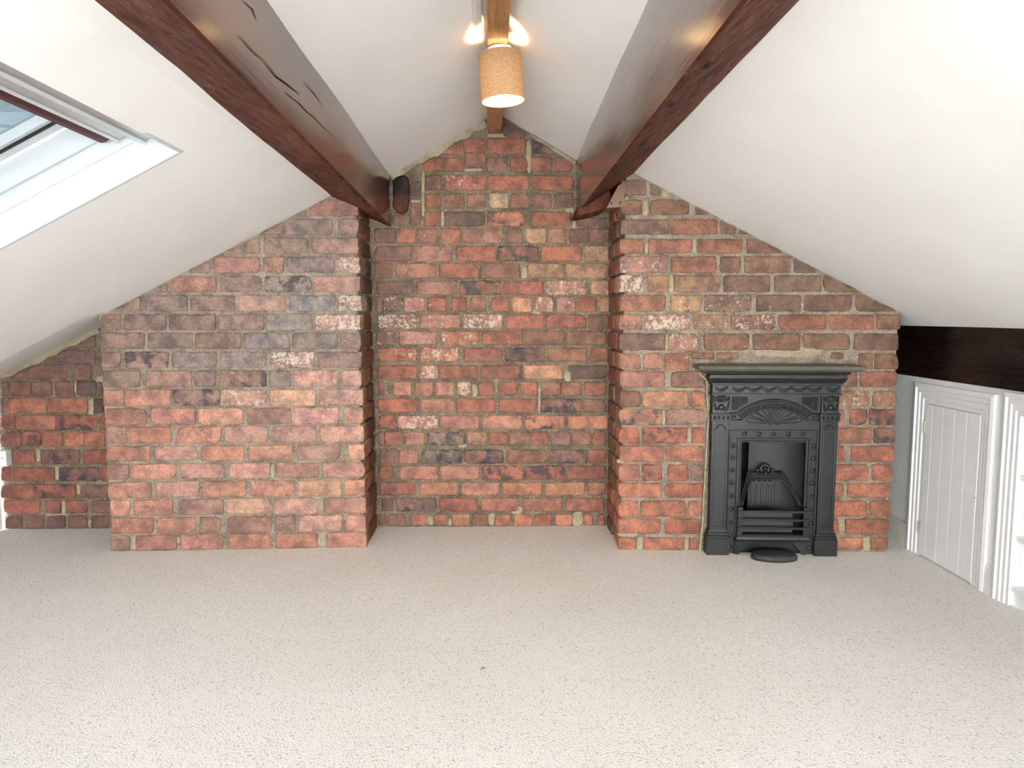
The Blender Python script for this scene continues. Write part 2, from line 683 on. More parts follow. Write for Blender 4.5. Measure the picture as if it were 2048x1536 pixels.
def outline(poly, rng, rad=(0.004, 0.013), chip=0.12, jit=0.0012, step=0.017):
    if area(poly) < 0:
        poly = poly[::-1]
    n = len(poly)
    P = [Vector((p[0], p[1])) for p in poly]
    rs = []
    for i in range(n):
        la, lb = (P[i - 1] - P[i]).length, (P[(i + 1) % n] - P[i]).length
        r = rng.uniform(*rad)
        if rng.random() < chip:
            r *= 2.4
        rs.append(min(r, la * 0.42, lb * 0.42))
    pts = []
    for i in range(n):
        a, p, b = P[i - 1], P[i], P[(i + 1) % n]
        la, lb = (a - p).length, (b - p).length
        if la < 1e-4 or lb < 1e-4:
            continue
        r, r2 = rs[i], rs[(i + 1) % n]
        s, e = p + (a - p) * (r / la), p + (b - p) * (r / lb)
        m = p * 0.5 + (s + e) * 0.25
        pts += [(s, 0.15), (m, 0.15), (e, 0.15)]
        run = lb - r - r2
        k = max(0, int(run / step) - 1)
        d = (b - p) / lb
        for j in range(1, k + 1):
            pts.append((e + d * (run * j / (k + 1)), 1.0))
    return [p + Vector((rng.uniform(-jit, jit), rng.uniform(-jit, jit))) * w for p, w in pts]


def inset(loop, d):
    n = len(loop)
    out = []
    for i in range(n):
        t = loop[(i + 1) % n] - loop[i - 1]
        if t.length < 1e-7:
            out.append(loop[i].copy())
            continue
        t.normalize()
        out.append(loop[i] + Vector((-t.y, t.x)) * d)
    return out


def shrink(loop, d):
    us, vs = [p.x for p in loop], [p.y for p in loop]
    cu, cv = (min(us) + max(us)) / 2, (min(vs) + max(vs)) / 2
    hu, hv = max(1e-4, (max(us) - min(us)) / 2), max(1e-4, (max(vs) - min(vs)) / 2)
    fu, fv = 1 - min(0.6, d / hu), 1 - min(0.6, d / hv)
    return [Vector((cu + (p.x - cu) * fu, cv + (p.y - cv) * fv)) for p in loop]


def block(name, parent, face, poly, depth, proud, rng, mat, rad=(0.004, 0.014), chip=0.22, jit=0.0026, bev=0.003, mesh_rot=None):
    lp = outline(poly, rng, rad, chip, jit)
    cu = sum(p.x for p in lp) / len(lp)
    cv = sum(p.y for p in lp) / len(lp)
    size = math.sqrt(abs(area([(p.x, p.y) for p in lp])))
    b2 = min(0.011, size * 0.16)
    b1 = min(bev, size * 0.06)
    tu, tv = rng.uniform(-0.012, 0.012), rng.uniform(-0.02, 0.02)
    rings = [(lp, depth), (lp, -proud + b1 * 1.3), (shrink(lp, b1), -proud + b1 * 0.3), (shrink(lp, b2), -proud)]
    vs, fs = [], []
    n = len(lp)
    for k, (L, y) in enumerate(rings):
        for p in L:
            yy = y
            if k > 0:
                yy += tu * (p.x - cu) + tv * (p.y - cv)
            vs.append((p.x - cu, yy, p.y - cv))
    for k in range(3):
        for i in range(n):
            a, b = k * n + i, k * n + (i + 1) % n
            fs.append((a, b, b + n, a + n))
    fs.append(tuple(3 * n + i for i in range(n)))
    o = mesh_obj(name, vs, fs, mat, parent, smooth=True, loc=face.pt(cu, cv), rotz=face.ang)
    return o


PAL = {
    'r': (0.325, 0.118, 0.078), 'o': (0.44, 0.185, 0.115), 'O': (0.55, 0.29, 0.175), 'p': (0.44, 0.215, 0.17),
    'b': (0.235, 0.125, 0.088), 'd': (0.18, 0.11, 0.092), 'k': (0.19, 0.160, 0.150), 'K': (0.095, 0.076, 0.072),
    'y': (0.37, 0.22, 0.135), 'Y': (0.54, 0.36, 0.205), 'B': (0.16, 0.10, 0.07)}


def dress(o, code, rng, lift=(1.0, 1.0, 1.0), lean=None, amount=0.0):
    c = PAL[code[0]]
    if lean:
        c = tuple(x + (y - x) * amount for x, y in zip(c, lean))
    v = rng.uniform(0.88, 1.14)
    o.color = (c[0] * v * lift[0] * rng.uniform(0.95, 1.06), c[1] * v * lift[1], c[2] * v * lift[2] * rng.uniform(0.94, 1.08), 1)
    soot, res = rng.uniform(0.0, 0.18), rng.uniform(0.0, 0.16)
    for ch in code[1:]:
        if ch == 's':
            soot = rng.uniform(0.85, 1.0)
        elif ch == 'w':
            res = rng.uniform(0.58, 0.70)
        elif ch == 'W':
            res = rng.uniform(0.75, 0.9)
        elif ch == 'v':
            res = rng.uniform(0.40, 0.5)
    o['soot'] = soot
    o['residue'] = res


# rows: top, bottom, fall over the row (left minus right), then x0-x1colour in zoomed survey pixels
ROWS_LW_A = ((200, 380, 3.657), [
    (70, 190, 0, '1420-1510b 1530-1890r'),
    (210, 325, 0, '1180-1340b 1355-1700d 1745-1885pv'),
    (350, 465, 0, '900-1165b 1195-1520b 1550-1875pv'),
    (490, 605, 0, '650-800b 835-1165r 1190-1345o 1365-1710dv 1730-1890pw'),
    (630, 745, 0, '400-490b 515-850r 875-1180bv 1205-1545ksv 1565-1895pv'),
    (770, 885, 0, '60-290b 330-640d 660-985b 1015-1355pv 1385-1715kv 1740-1890bW'),
    (910, 1025, 0, '5-150b 170-485b 505-845dv 865-1195dv 1215-1550kv 1575-1895pW'),
    (1045, 1160, 0, '5-325b 345-675d 690-1030b 1050-1385kv 1405-1735kv 1755-1910dv'),
    (1185, 1300, 2, '8-150bv 185-500bs 520-850kv 880-1215kv 1245-1565bW 1590-1910dv'),
    (1320, 1440, 4, '15-290d 335-670b 690-845d 875-1215bs 1235-1390k 1410-1740pw 1765-1915pv')])
ROWS_LW_B = ((200, 760, 3.657), [
    (70, 190, 6, '20-175r 185-515o 530-870ds 885-1220pw 1240-1575Ov 1605-1915pv'),
    (205, 325, 8, '40-340r 370-695r 715-1045o 1075-1400b 1420-1745p 1785-1930o'),
    (340, 460, 10, '45-195b 215-520r 560-885o 910-1220p 1265-1580p 1610-1930p'),
    (480, 590, 13, '45-365r 400-710p 740-1055r 1090-1415o 1445-1755dv 1815-1935O'),
    (610, 720, 16, '50-210b 230-555o 585-910p 945-1240p 1285-1595p 1625-1930p'),
    (740, 855, 19, '60-375o 405-725p 750-1065o 1100-1420o 1450-1765O 1790-1940o'),
    (870, 985, 22, '70-215o 245-530o 575-900d 925-1240O 1270-1590p 1635-1940o'),
    (1000, 1115, 25, '80-390r 415-695o 730-880b 930-1250bv 1280-1430d 1455-1770p 1800-1945o'),
    (1128, 1238, 28, '80-215B 265-560r 590-900r 945-1250r 1285-1590r 1660-1950r')])
ROWS_OUT = ((0, 600, 2.954), [
    (210, 285, 0, '440-560d'),
    (295, 375, 0, '315-560d'),
    (380, 470, 0, '60-140b 150-395d 440-535b 550-605k'),
    (480, 570, 0, '5-50b 65-180b 190-305d 325-435d 450-565K 572-605d'),
    (580, 670, 0, '0-15k 25-268o 278-518o 550-608K'),
    (682, 768, 0, '0-85r 90-325o 330-572rs 585-630r'),
    (778, 865, 0, '5-125b 135-240rs 250-365o 378-492o 502-618o'),
    (885, 970, 0, '10-60b 75-205r 240-468ds 490-645r'),
    (990, 1070, 0, '5-62r 75-320r 345-585ds 595-650r'),
    (1090, 1170, 0, '5-198o 215-445rs 475-655d'),
    (1185, 1260, 0, '20-235r 268-360r 390-515r 540-665d'),
    (1275, 1350, 0, '30-130d 155-258d 275-385K 402-510d 535-640d 648-670b')])
ROWS_REC_D = ((710, 230, 3.571), [
    (62, 155, 0, '1058-1092K 1098-1215d'),
    (165, 278, 0, '625-780r 790-930r 945-1220r 1265-1450ds'),
    (300, 400, 0, '490-625r 640-775r'),
    (268, 375, 0, '780-935b'),
    (300, 405, 0, '945-1090b 1105-1235r 1260-1405r 1430-1555r'),
    (430, 535, 0, '500-620b 640-930rw 945-1240r 1265-1560r'),
    (475, 600, 0, '395-470K'),
    (560, 665, 0, '500-610r 640-780b 800-935b 960-1095Yw 1110-1245b 1265-1405b 1420-1560b'),
    (630, 790, 0, '395-472b'),
    (690, 795, 0, '495-615r 635-930K 945-1215osv 1260-1550r'),
    (735, 800, 0, '1580-1720B 1730-1830K'),
    (715, 795, 0, '270-385B'),
    (810, 915, 0, '140-290d 300-435r 450-595bv 615-750o 765-905b 920-1055pw 1080-1195b 1220-1365Yv 1375-1510yv 1530-1670b 1680-1815bv'),
    (935, 1045, 0, '140-400d 410-695p 720-1005rv 1020-1310bs 1330-1620r 1640-1815yv'),
    (1060, 1165, 0, '140-265b 290-580p 600-880r 900-1180b 1235-1495yv 1510-1810yv'),
    (1185, 1285, 0, '155-410K 440-725pv 750-1045bs 1060-1345r 1365-1655yw 1685-1815yw'),
    (1300, 1405, 0, '150-195b 200-340dw 355-495pw 515-650rv 690-800r 825-935b 975-1100r 1125-1260O 1285-1415Ow 1440-1575pv 1590-1725r 1750-1825y'),
    (1425, 1525, 0, '165-440bW 465-745pw 770-1050pW 1085-1350r 1365-1650r 1670-1815b')])
ROWS_REC_E = ((710, 640, 3.268), [
    (72, 162, 0, '140-265bw 285-525pw 555-810ow 830-1095r 1115-1375b 1385-1645b'),
    (182, 272, 0, '150-400rw 425-675ow 710-960r 985-1240ds 1260-1520bv 1540-1655r'),
    (297, 385, 0, '150-405rv 425-525pW 540-800rv 820-1080r 1100-1360Ov 1395-1650K'),
    (405, 495, 0, '155-190r 250-365pv 390-510pv 530-645p 670-760OW 805-905r 935-1060r 1080-1195r 1220-1345b 1350-1480b 1500-1640r'),
    (515, 605, 0, '150-410r 430-645pv 660-920r 940-1185r 1215-1475bs 1490-1640b'),
    (625, 712, 0, '155-265r 280-545pW 560-810p 835-1090pv 1110-1370os 1390-1650o'),
    (732, 820, 0, '155-190d 195-315r 330-455p 470-590ks 600-720ks 735-860y 870-1000r 1010-1140b 1150-1270r 1280-1410d 1420-1545b 1555-1635r'),
    (848, 938, 0, '160-285d 290-410p 435-700ks 710-970bs 990-1255b 1270-1520ds 1530-1640r'),
    (955, 1043, 0, '155-250r 290-540p 555-810p 830-1095rs 1105-1370rs 1385-1640r'),
    (1063, 1145, 0, '160-395r 420-670o 695-940p 965-1220o 1240-1500O 1520-1640o'),
    (1165, 1250, 0, '175-250d 270-530ds 550-805r 825-1065r 1100-1355o 1380-1630r'),
    (1270, 1345, 0, '150-205b 215-325d 370-465o 515-610o 635-750o 765-870b 915-1015o 1040-1155o 1170-1285r 1310-1420o 1495-1555o 1590-1630r')])
ROWS_RW_F = ((1200, 340, 3.303), [
    (65, 165, 0, '185-305d 330-405d 455-495b'),
    (195, 295, 0, '165-275b 330-590b 630-790B'),
    (325, 425, 0, '160-460dv 475-780r 795-900b 920-1050K'),
    (455, 550, 0, '160-290o 320-610r 645-945r 970-1200b'),
    (570, 680, 0, '140-440pw 470-770r 795-930b 955-1255b 1285-1430d'),
    (695, 805, 0, '140-285pW 315-455yv 490-790yv 820-1125d 1155-1465d 1480-1700B'),
    (825, 935, 0, '150-435rv 465-665Yw 690-1000dw 1035-1330dv 1350-1665b 1690-1960d'),
    (955, 1055, 0, '140-275pv 295-590pW 620-845yw 865-1155bw 1180-1495r 1515-1810r 1830-1985b'),
    (1080, 1190, 0, '135-430dv 450-650pw 690-985bv 1010-1320b 1345-1650b 1680-1975d'),
    (1210, 1320, 0, '135-270pv 285-420pv 430-590rv 1710-1805b 1815-1972b'),
    (1205, 1250, 0, '605-755b 770-920y 1525-1610d')])
ROWS_RW_G = ((1200, 720, 3.303), [
    (75, 180, 0, '125-430pv 470-690d 1600-1700b 1720-1962r'),
    (205, 310, 0, '120-270d 285-580Ov 605-692o 1560-1780yw 1805-1958yv'),
    (325, 430, 0, '125-410ys 435-692k 1555-1615pv 1650-1770rs 1780-1952rs'),
    (448, 550, 0, '125-260r 280-575rs 605-690r 1550-1790b 1810-1946ds'),
    (568, 672, 0, '120-420o 435-685o 1545-1615r 1660-1941r'),
    (692, 798, 0, '120-260p 280-410rs 450-585rs 600-685k 1545-1775r 1795-1936r'),
    (815, 908, 0, '125-405o 430-680r 1540-1610b 1635-1922o'),
    (932, 1035, 0, '120-250o 270-565r 585-675o 1530-1765r 1785-1922r'),
    (1050, 1150, 0, '130-400o 430-665r 1525-1580r 1620-1906r'),
    (1175, 1255, 0, '130-240o 290-555o 590-645r 1535-1735o 1790-1902r')])

PATCH_B = ((200, 760, 3.657), '1592-1658,1112-1222 222-262,1138-1246 1245-1278,615-720 548-585,1145-1195 1900-1945,1085-1112')
PATCH_C = ((0, 600, 2.954), '520-552,588-680 208-236,882-955 322-346,978-1062 570-606,430-508 516-542,1298-1350 262-398,1262-1276 438-450,480-545 450-474,1090-1150 362-388,1186-1262 80-110,892-968 548-566,386-470')
PATCH_D = ((710, 230, 3.571), '474-498,400-560 474-498,560-735 1508-1566,645-700 1555-1575,690-830 1188-1232,1082-1165 1268-1330,1385-1425 940-1090,132-160 398-470,602-628 785-915,378-402 1222-1262,140-420 612-636,690-800')
PATCH_E = ((710, 640, 3.268), '1368-1415,340-400 672-735,808-834 1020-1098,1215-1268 872-912,1262-1342 1424-1492,1252-1350 470-512,1285-1342 1196-1214,430-605 606-634,1300-1348 764-802,420-500 528-540,300-390')
PATCH_F = ((1200, 340, 3.303), '284-322,195-298 412-450,108-180 1000-1480,1168-1242 458-488,690-812 296-318,478-550 160-188,172-230 434-452,1085-1190 612-636,455-550')
PATCH_G = ((1200, 720, 3.303), '430-640,184-202 412-432,330-432 112-160,655-684 578-602,450-548 242-288,1170-1252 556-588,1180-1262 1738-1788,1168-1258 122-250,1142-1172')


def wall_bricks(parent, face, tables, clips, rng, lift=(1.0, 1.0, 1.0), corner=None, corner_side=0, edge_line=None, tone=None, side_mat=None):
    """lays every surveyed brick; returns the ones that form the outer corner"""
    quoins = []
    for (ox, oy, s), rows in tables:
        for yt, yb, tilt, text in rows:
            for item in text.split():
                k = len(item.rstrip('abcdefghijklmnopqrstuvwxyzBKOWY'))
                span, code = item[:k], item[k:]
                x0, x1 = (float(t) for t in span.split('-'))
                mid = 960.0

                def Q(x, y):
                    return face.uv(ox + x / s, oy + (y - tilt * (x - mid) / 1900.0) / s)
                poly = [Q(x0, yb), Q(x1, yb), Q(x1, yt), Q(x0, yt)]
                for cl in clips:
                    poly = clip_half(poly, *cl)
                    if len(poly) < 3:
                        break
                if len(poly) < 3 or abs(area(poly)) < 0.0004:
                    continue
                depth = 0.05
                is_quoin = False
                if corner is not None:
                    e = max(p[0] for p in poly) if corner_side > 0 else min(p[0] for p in poly)
                    if abs(e - corner) < 0.065:
                        vm = sum(p[1] for p in poly) / len(poly)
                        want = edge_line(vm) + rng.uniform(-0.003, 0.003)
                        poly = [(want, p[1]) if abs(p[0] - e) < 0.012 else p for p in poly]
                        e = want
                        is_quoin = True
                        wid = max(p[0] for p in poly) - min(p[0] for p in poly)
                        depth = 0.105 if wid > 0.15 else 0.205
                        quoins.append((e, min(p[1] for p in poly), max(p[1] for p in poly), depth, code))
                o = block('brick', parent, face, poly, depth, rng.uniform(0.0, 0.005), rng, M_BRICK)
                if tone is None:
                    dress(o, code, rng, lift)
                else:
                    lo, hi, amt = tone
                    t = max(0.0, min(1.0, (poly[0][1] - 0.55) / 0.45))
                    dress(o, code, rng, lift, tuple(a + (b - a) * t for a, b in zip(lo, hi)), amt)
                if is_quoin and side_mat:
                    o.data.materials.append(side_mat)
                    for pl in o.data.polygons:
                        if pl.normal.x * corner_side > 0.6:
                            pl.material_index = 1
    return quoins


def mortar_patches(parent, face, table, rng, clips=()):
    (ox, oy, s), text = table
    for item in text.split():
        xs, ys = item.split(',')
        x0, x1 = (float(t) for t in xs.split('-'))
        y0, y1 = (float(t) for t in ys.split('-'))
        cx, cy, hx, hy = (x0 + x1) / 2, (y0 + y1) / 2, (x1 - x0) / 2, (y1 - y0) / 2
        poly = []
        k = 9
        for i in range(k):
            a = -2 * math.pi * i / k + 0.3
            r = rng.uniform(0.85, 1.15)
            x = cx + hx * max(-1, min(1, 1.2 * math.cos(a))) * r
            y = cy + hy * max(-1, min(1, 1.2 * math.sin(a))) * r
            poly.append(face.uv(ox + x / s, oy + y / s))
        for cl in clips:
            poly = clip_half(poly, *cl)
        if len(poly) < 3:
            continue
        o = block('mortar_patch', parent, face, poly, 0.02, rng.uniform(-0.003, 0.001), rng, M_SAND, (0.003, 0.008), 0.3, 0.004, 0.002)


def strip_block(parent, face, px, width, rng, name='mortar_fillet', proud=0.012):
    """one run of mortar along a surveyed line, widened to its right-hand side, with a ragged edge"""
    top, low = [], []
    for (xa, ya), (xb, yb) in zip(px, px[1:]):
        L = math.hypot(xb - xa, yb - ya)
        nx, ny = -(yb - ya) / L, (xb - xa) / L
        n = max(2, int(L / 14))
        for k in range(n + 1):
            t = k / n
            x, y = xa + (xb - xa) * t, ya + (yb - ya) * t
            w = width * rng.uniform(0.65, 1.3)
            top.append(face.uv(x, y))
            low.append(face.uv(x + nx * w, y + ny * w))
    vs, fs = [], []
    c = face.pt(*top[len(top) // 2])
    for (u0, v0), (u1, v1) in zip(top, low):
        pr = proud + rng.uniform(-0.002, 0.002)
        for u, v, d in ((u0, v0, 0.02), (u0, v0, -pr), (u0 * 0.4 + u1 * 0.6, v0 * 0.4 + v1 * 0.6, -pr), (u1, v1, -pr * 0.3), (u1, v1, 0.02)):
            vs.append(face.pt(u, v, d) - c)
    m = len(top)
    for k in range(m - 1):
        for j in range(4):
            a = k * 5 + j
            fs.append((a, a + 1, a + 6, a + 5))
    fs.append((0, 1, 2, 3, 4))
    fs.append(tuple((m - 1) * 5 + j for j in (4, 3, 2, 1, 0)))
    bm = bmesh.new()
    bv = [bm.verts.new(v) for v in vs]
    for f in fs:
        bm.faces.new([bv[i] for i in f])
    bm_obj(name, bm, M_SAND, parent, loc=c)


def mortar_sheet(face, u0, u1, v1, top, holes=(), rec=0.0065, amp=0.005, step=0.012):
    """recessed, lumpy mortar bed behind the bricks, cut under the ceiling and round openings"""
    nu, nv = max(2, int((u1 - u0) / step)), max(2, int(v1 / step))
    vs, fs, idx = [], [], {}
    for j in range(nv + 1):
        for i in range(nu + 1):
            u = u0 + (u1 - u0) * i / nu
            v = v1 * j / nv
            v = min(v, top(u))
            p = face.pt(u, v)
            d = rec + amp * noise.noise(p * 24.0) + amp * 0.8 * noise.noise(p * 60.0)
            vs.append(face.pt(u, v, d))
    for j in range(nv):
        for i in range(nu):
            a = j * (nu + 1) + i
            cu, cv = u0 + (u1 - u0) * (i + 0.5) / nu, v1 * (j + 0.5) / nv
            if any(h[0] < cu < h[1] and h[2] < cv < h[3] for h in holes):
                continue
            q = (a, a + 1, a + nu + 2, a + nu + 1)
            if (vs[q[0]] - vs[q[3]]).length < 1e-4 and (vs[q[1]] - vs[q[2]]).length < 1e-4:
                continue
            fs.append(q)
    return vs, fs


def line_clip(face, pa, pb, margin=0.006):
    """half plane below the line through two surveyed pixels"""
    a, b = face.uv(*pa), face.uv(*pb)
    t = Vector((b[0] - a[0], b[1] - a[1])).normalized()
    n = Vector((-t.y, t.x))
    if n.y < 0:
        n = -n
    return (n.x, n.y, n.x * a[0] + n.y * a[1] - margin)


def build_brickwork():
    rng = random.Random(11)
    # --- left chimney breast
    def edge_through(face, a, b):
        (ua, va), (ub, vb) = face.uv(*a), face.uv(*b)
        return lambda v: ua + (ub - ua) * (v - va) / (vb - va)
    el_l = edge_through(F_LW, (717, 450), (734, 1090))
    el_r = edge_through(F_RW, (1241, 450), (1237, 1090))
    IN_L = min(el_l(0.1), el_l(1.6)) - 0.010
    IN_R = max(el_r(0.1), el_r(1.6)) + 0.010
    vs, fs = mortar_sheet(F_LW, 0.004, IN_L, 1.9, lambda u: ceil_z(F_LW.pt(u, 0).x) + 0.01)
    base = len(vs)
    # the two flanks of the breast, back to the gable wall
    FL_R = Face(F_LW.pt(IN_L, 0), math.pi / 2)
    dep = Y_BACK - F_LW.pt(LW_W, 0).y
    v2, f2 = mortar_sheet(FL_R, 0.0, dep, 1.9, lambda u: 1.80, rec=0.004)
    vs += v2
    fs += [tuple(i + base for i in f) for f in f2]
    base = len(vs)
    p0, p1 = F_LW.pt(0.004, 0, 0.006), Vector((F_LW.pt(0.004, 0).x, Y_BACK, 0))
    zt = ceil_z(p0.x) + 0.01
    vs += [p1, p0, p0 + Vector((0, 0, zt)), p1 + Vector((0, 0, zt))]
    fs.append((base, base + 1, base + 2, base + 3))
    wl = tag(mesh_obj('wall_breast_left', vs, fs, M_MORTAR, smooth=True), 'wide plain brick chimney breast without a fireplace', kind='structure')
    clips = [line_clip(F_LW, (200, 632), (662, 391))]
    q = wall_bricks(wl, F_LW, [ROWS_LW_A, ROWS_LW_B], clips, rng, (0.79, 0.91, 0.94), LW_W, 1, el_l, ((0.44, 0.215, 0.16), (0.29, 0.185, 0.155), 0.45), M_BRICK_STAIN_SHADE)
    mortar_patches(wl, F_LW, PATCH_B, rng)
    for e, v0, v1, d, code in q:
        c = F_LW.pt(e, 0)
        fc = Face((c.x - 0.004, c.y, 0), math.pi / 2)
        if dep - d - 0.012 < 0.03:
            continue
        poly = [(d + 0.010, v0), (dep - 0.008, v0), (dep - 0.008, v1), (d + 0.010, v1)]
        o = block('brick', wl, fc, poly, 0.04, rng.uniform(-0.002, 0.003), rng, M_BRICK_STAIN_SHADE)
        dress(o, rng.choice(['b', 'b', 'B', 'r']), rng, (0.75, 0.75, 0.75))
    # --- right chimney breast
    OP = (0.44, 0.80, 0.0, 0.545)
    cu = FIRE_U
    edge = F_RW.uv(1238, 800)[0]
    vs, fs = mortar_sheet(F_RW, IN_R, RW_W - 0.004, 1.9, lambda u: ceil_z(F_RW.pt(u, 0).x) + 0.01,
                          holes=[(cu - 0.20, cu + 0.20, 0.0, 0.56)])
    base = len(vs)
    c = F_RW.pt(IN_R, 0)
    depr = Y_BACK - c.y
    FR_L = Face((c.x, Y_BACK, 0), -math.pi / 2)
    v2, f2 = mortar_sheet(FR_L, 0.0, depr, 1.9, lambda u: 1.80, rec=0.004)
    vs += v2
    fs += [tuple(i + base for i in f) for f in f2]
    base = len(vs)
    p0 = F_RW.pt(RW_W - 0.004, 0, 0.006)
    p1 = Vector((p0.x, Y_BACK, 0))
    zt = ceil_z(p0.x) + 0.01
    vs += [p0, p1, p1 + Vector((0, 0, zt)), p0 + Vector((0, 0, zt))]
    fs.append((base, base + 1, base + 2, base + 3))
    wr = tag(mesh_obj('wall_breast_right', vs, fs, M_MORTAR, smooth=True), 'brick chimney breast with the black fireplace set in it', kind='structure')
    clips = [line_clip(F_RW, (1265, 344), (1800, 624))]
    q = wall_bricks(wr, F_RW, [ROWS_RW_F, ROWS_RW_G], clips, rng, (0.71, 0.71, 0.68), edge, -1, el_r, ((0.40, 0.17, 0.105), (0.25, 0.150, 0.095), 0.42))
    mortar_patches(wr, F_RW, PATCH_F, rng, clips)
    mortar_patches(wr, F_RW, PATCH_G, rng)
    strip_block(wr, F_RW, [(1396, 1106), (1402, 1050), (1408, 940), (1414, 830), (1410, 760), (1394, 745)], 5, rng)
    for e, v0, v1, d, code in q:
        c = F_RW.pt(e, 0)
        dd = Y_BACK - c.y
        fc = Face((c.x + 0.004, Y_BACK, 0), -math.pi / 2)
        if dd - d - 0.012 < 0.03:
            continue
        poly = [(0.008, v0), (dd - d - 0.010, v0), (dd - d - 0.010, v1), (0.008, v1)]
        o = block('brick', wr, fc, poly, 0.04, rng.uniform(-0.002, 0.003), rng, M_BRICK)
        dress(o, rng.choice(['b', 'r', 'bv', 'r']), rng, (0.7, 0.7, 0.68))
    # --- gable wall between and beside the breasts
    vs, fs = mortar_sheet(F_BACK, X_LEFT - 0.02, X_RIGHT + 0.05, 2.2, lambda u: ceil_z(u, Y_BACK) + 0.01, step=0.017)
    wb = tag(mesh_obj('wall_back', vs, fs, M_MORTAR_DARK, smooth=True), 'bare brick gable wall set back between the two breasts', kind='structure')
    clips = [line_clip(F_BACK, (783, 350), (972, 238), 0.03), line_clip(F_BACK, (1152, 321), (1028, 246), 0.010)]
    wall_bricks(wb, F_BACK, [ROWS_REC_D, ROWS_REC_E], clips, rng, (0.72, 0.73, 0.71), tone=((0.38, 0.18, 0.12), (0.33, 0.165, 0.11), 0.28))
    mortar_patches(wb, F_BACK, PATCH_D, rng)
    mortar_patches(wb, F_BACK, PATCH_E, rng)
    clips = [line_clip(F_BACK, (0, 750), (195, 656), 0.03)]
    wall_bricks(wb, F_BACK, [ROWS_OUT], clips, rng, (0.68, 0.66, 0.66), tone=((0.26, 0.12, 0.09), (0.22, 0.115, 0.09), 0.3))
    mortar_patches(wb, F_BACK, PATCH_C, rng)
    strip_block(wb, F_BACK, [(781, 351), (968, 241)], 12, rng)
    strip_block(wb, F_BACK, [(-6, 753), (197, 656)], 11, rng)
    strip_block(wb, F_BACK, [(1060, 268), (1152, 324)], 5, rng)
    # charred timber end built into the gable beside the purlin
    a = [F_BACK.uv(710 + x / 3.571, 230 + y / 3.571) for x, y in
         [(266, 470), (290, 440), (350, 430), (382, 450), (392, 520), (390, 620), (378, 690), (340, 712), (300, 700), (270, 660)]]
    o = block('timber_stub', wb, F_BACK, a[::-1], 0.03, 0.012, rng, M_STUB, (0.004, 0.010), 0.1, 0.004, 0.006)
    o['label'] = 'charred end of an old timber'


FIRE_S = 0.000661
FIRE_C = F_RW.uv(1360 + 607 / 3.492, 1104)
FIRE_U = FIRE_C[0]
build_brickwork()

# ------------------------------------------------------------------ side and rear walls
box_obj_wall = []


def structure(o, label=None):
    return tag(o, label, kind='structure')


zl = ceil_z(X_LEFT) + 0.03
o = mesh_obj('wall_left', [(X_LEFT, Y_REAR, 0), (X_LEFT, Y_BACK, 0), (X_LEFT, Y_BACK, zl + 0.06), (X_LEFT, Y_REAR, zl)],
             [(0, 1, 2, 3)], M_WALLWHITE)
structure(o, 'low white knee wall under the roof light')


def PR(x, y, off=0.0):
    """survey onto the right knee wall: (y, z)"""
    q = on_axis(x, y, 0, X_RIGHT - off)
    return q.y, q.z


PLATE_Z0 = PR(2048, 784)[1]
PLATE_Z1 = ceil_z(X_RIGHT)
DOOR_Y1, DOOR_Z1 = PR(1857, 794)      # far top corner of the leaf
DOOR_Y0 = PR(1962, 1150)[0]           # near edge of the leaf
CAS_Y1, CAS_Z1 = PR(1836, 764)
CAS_Y0 = PR(1978, 1100)[0]
SH_CAS_Y1 = PR(1992, 1150)[0]         # casing of the shelf recess
SH_Y1 = PR(2023, 1150)[0]
SH_Y0 = SH_Y1 - 0.90
SH_Z1 = DOOR_Z1 - 0.005
print('door', DOOR_Y1, DOOR_Z1, DOOR_Y0, 'cas', CAS_Y1, CAS_Z1, CAS_Y0, 'shelf', SH_CAS_Y1, SH_Y1, 'plate', PLATE_Z0, PLATE_Z1)


def make_wall_right():
    bm = bmesh.new()
    x0, x1 = X_RIGHT, X_RIGHT + 0.03
    add_box(bm, x0, x1, SH_Y1, Y_BACK + 0.02, 0, PLATE_Z1)
    add_box(bm, x0, x1, Y_REAR, SH_Y0, 0, PLATE_Z1)
    add_box(bm, x0, x1, SH_Y0, SH_Y1, SH_Z1, PLATE_Z1)
    structure(bm_obj('wall_right', bm, M_WALLWHITE), 'low white knee wall with a cupboard door and shelves')


make_wall_right()

# rear gable: unseen wide glazing, added as frontal fill light
RW_X0, RW_X1, RW_Z0 = -1.95, 1.75, 0.10


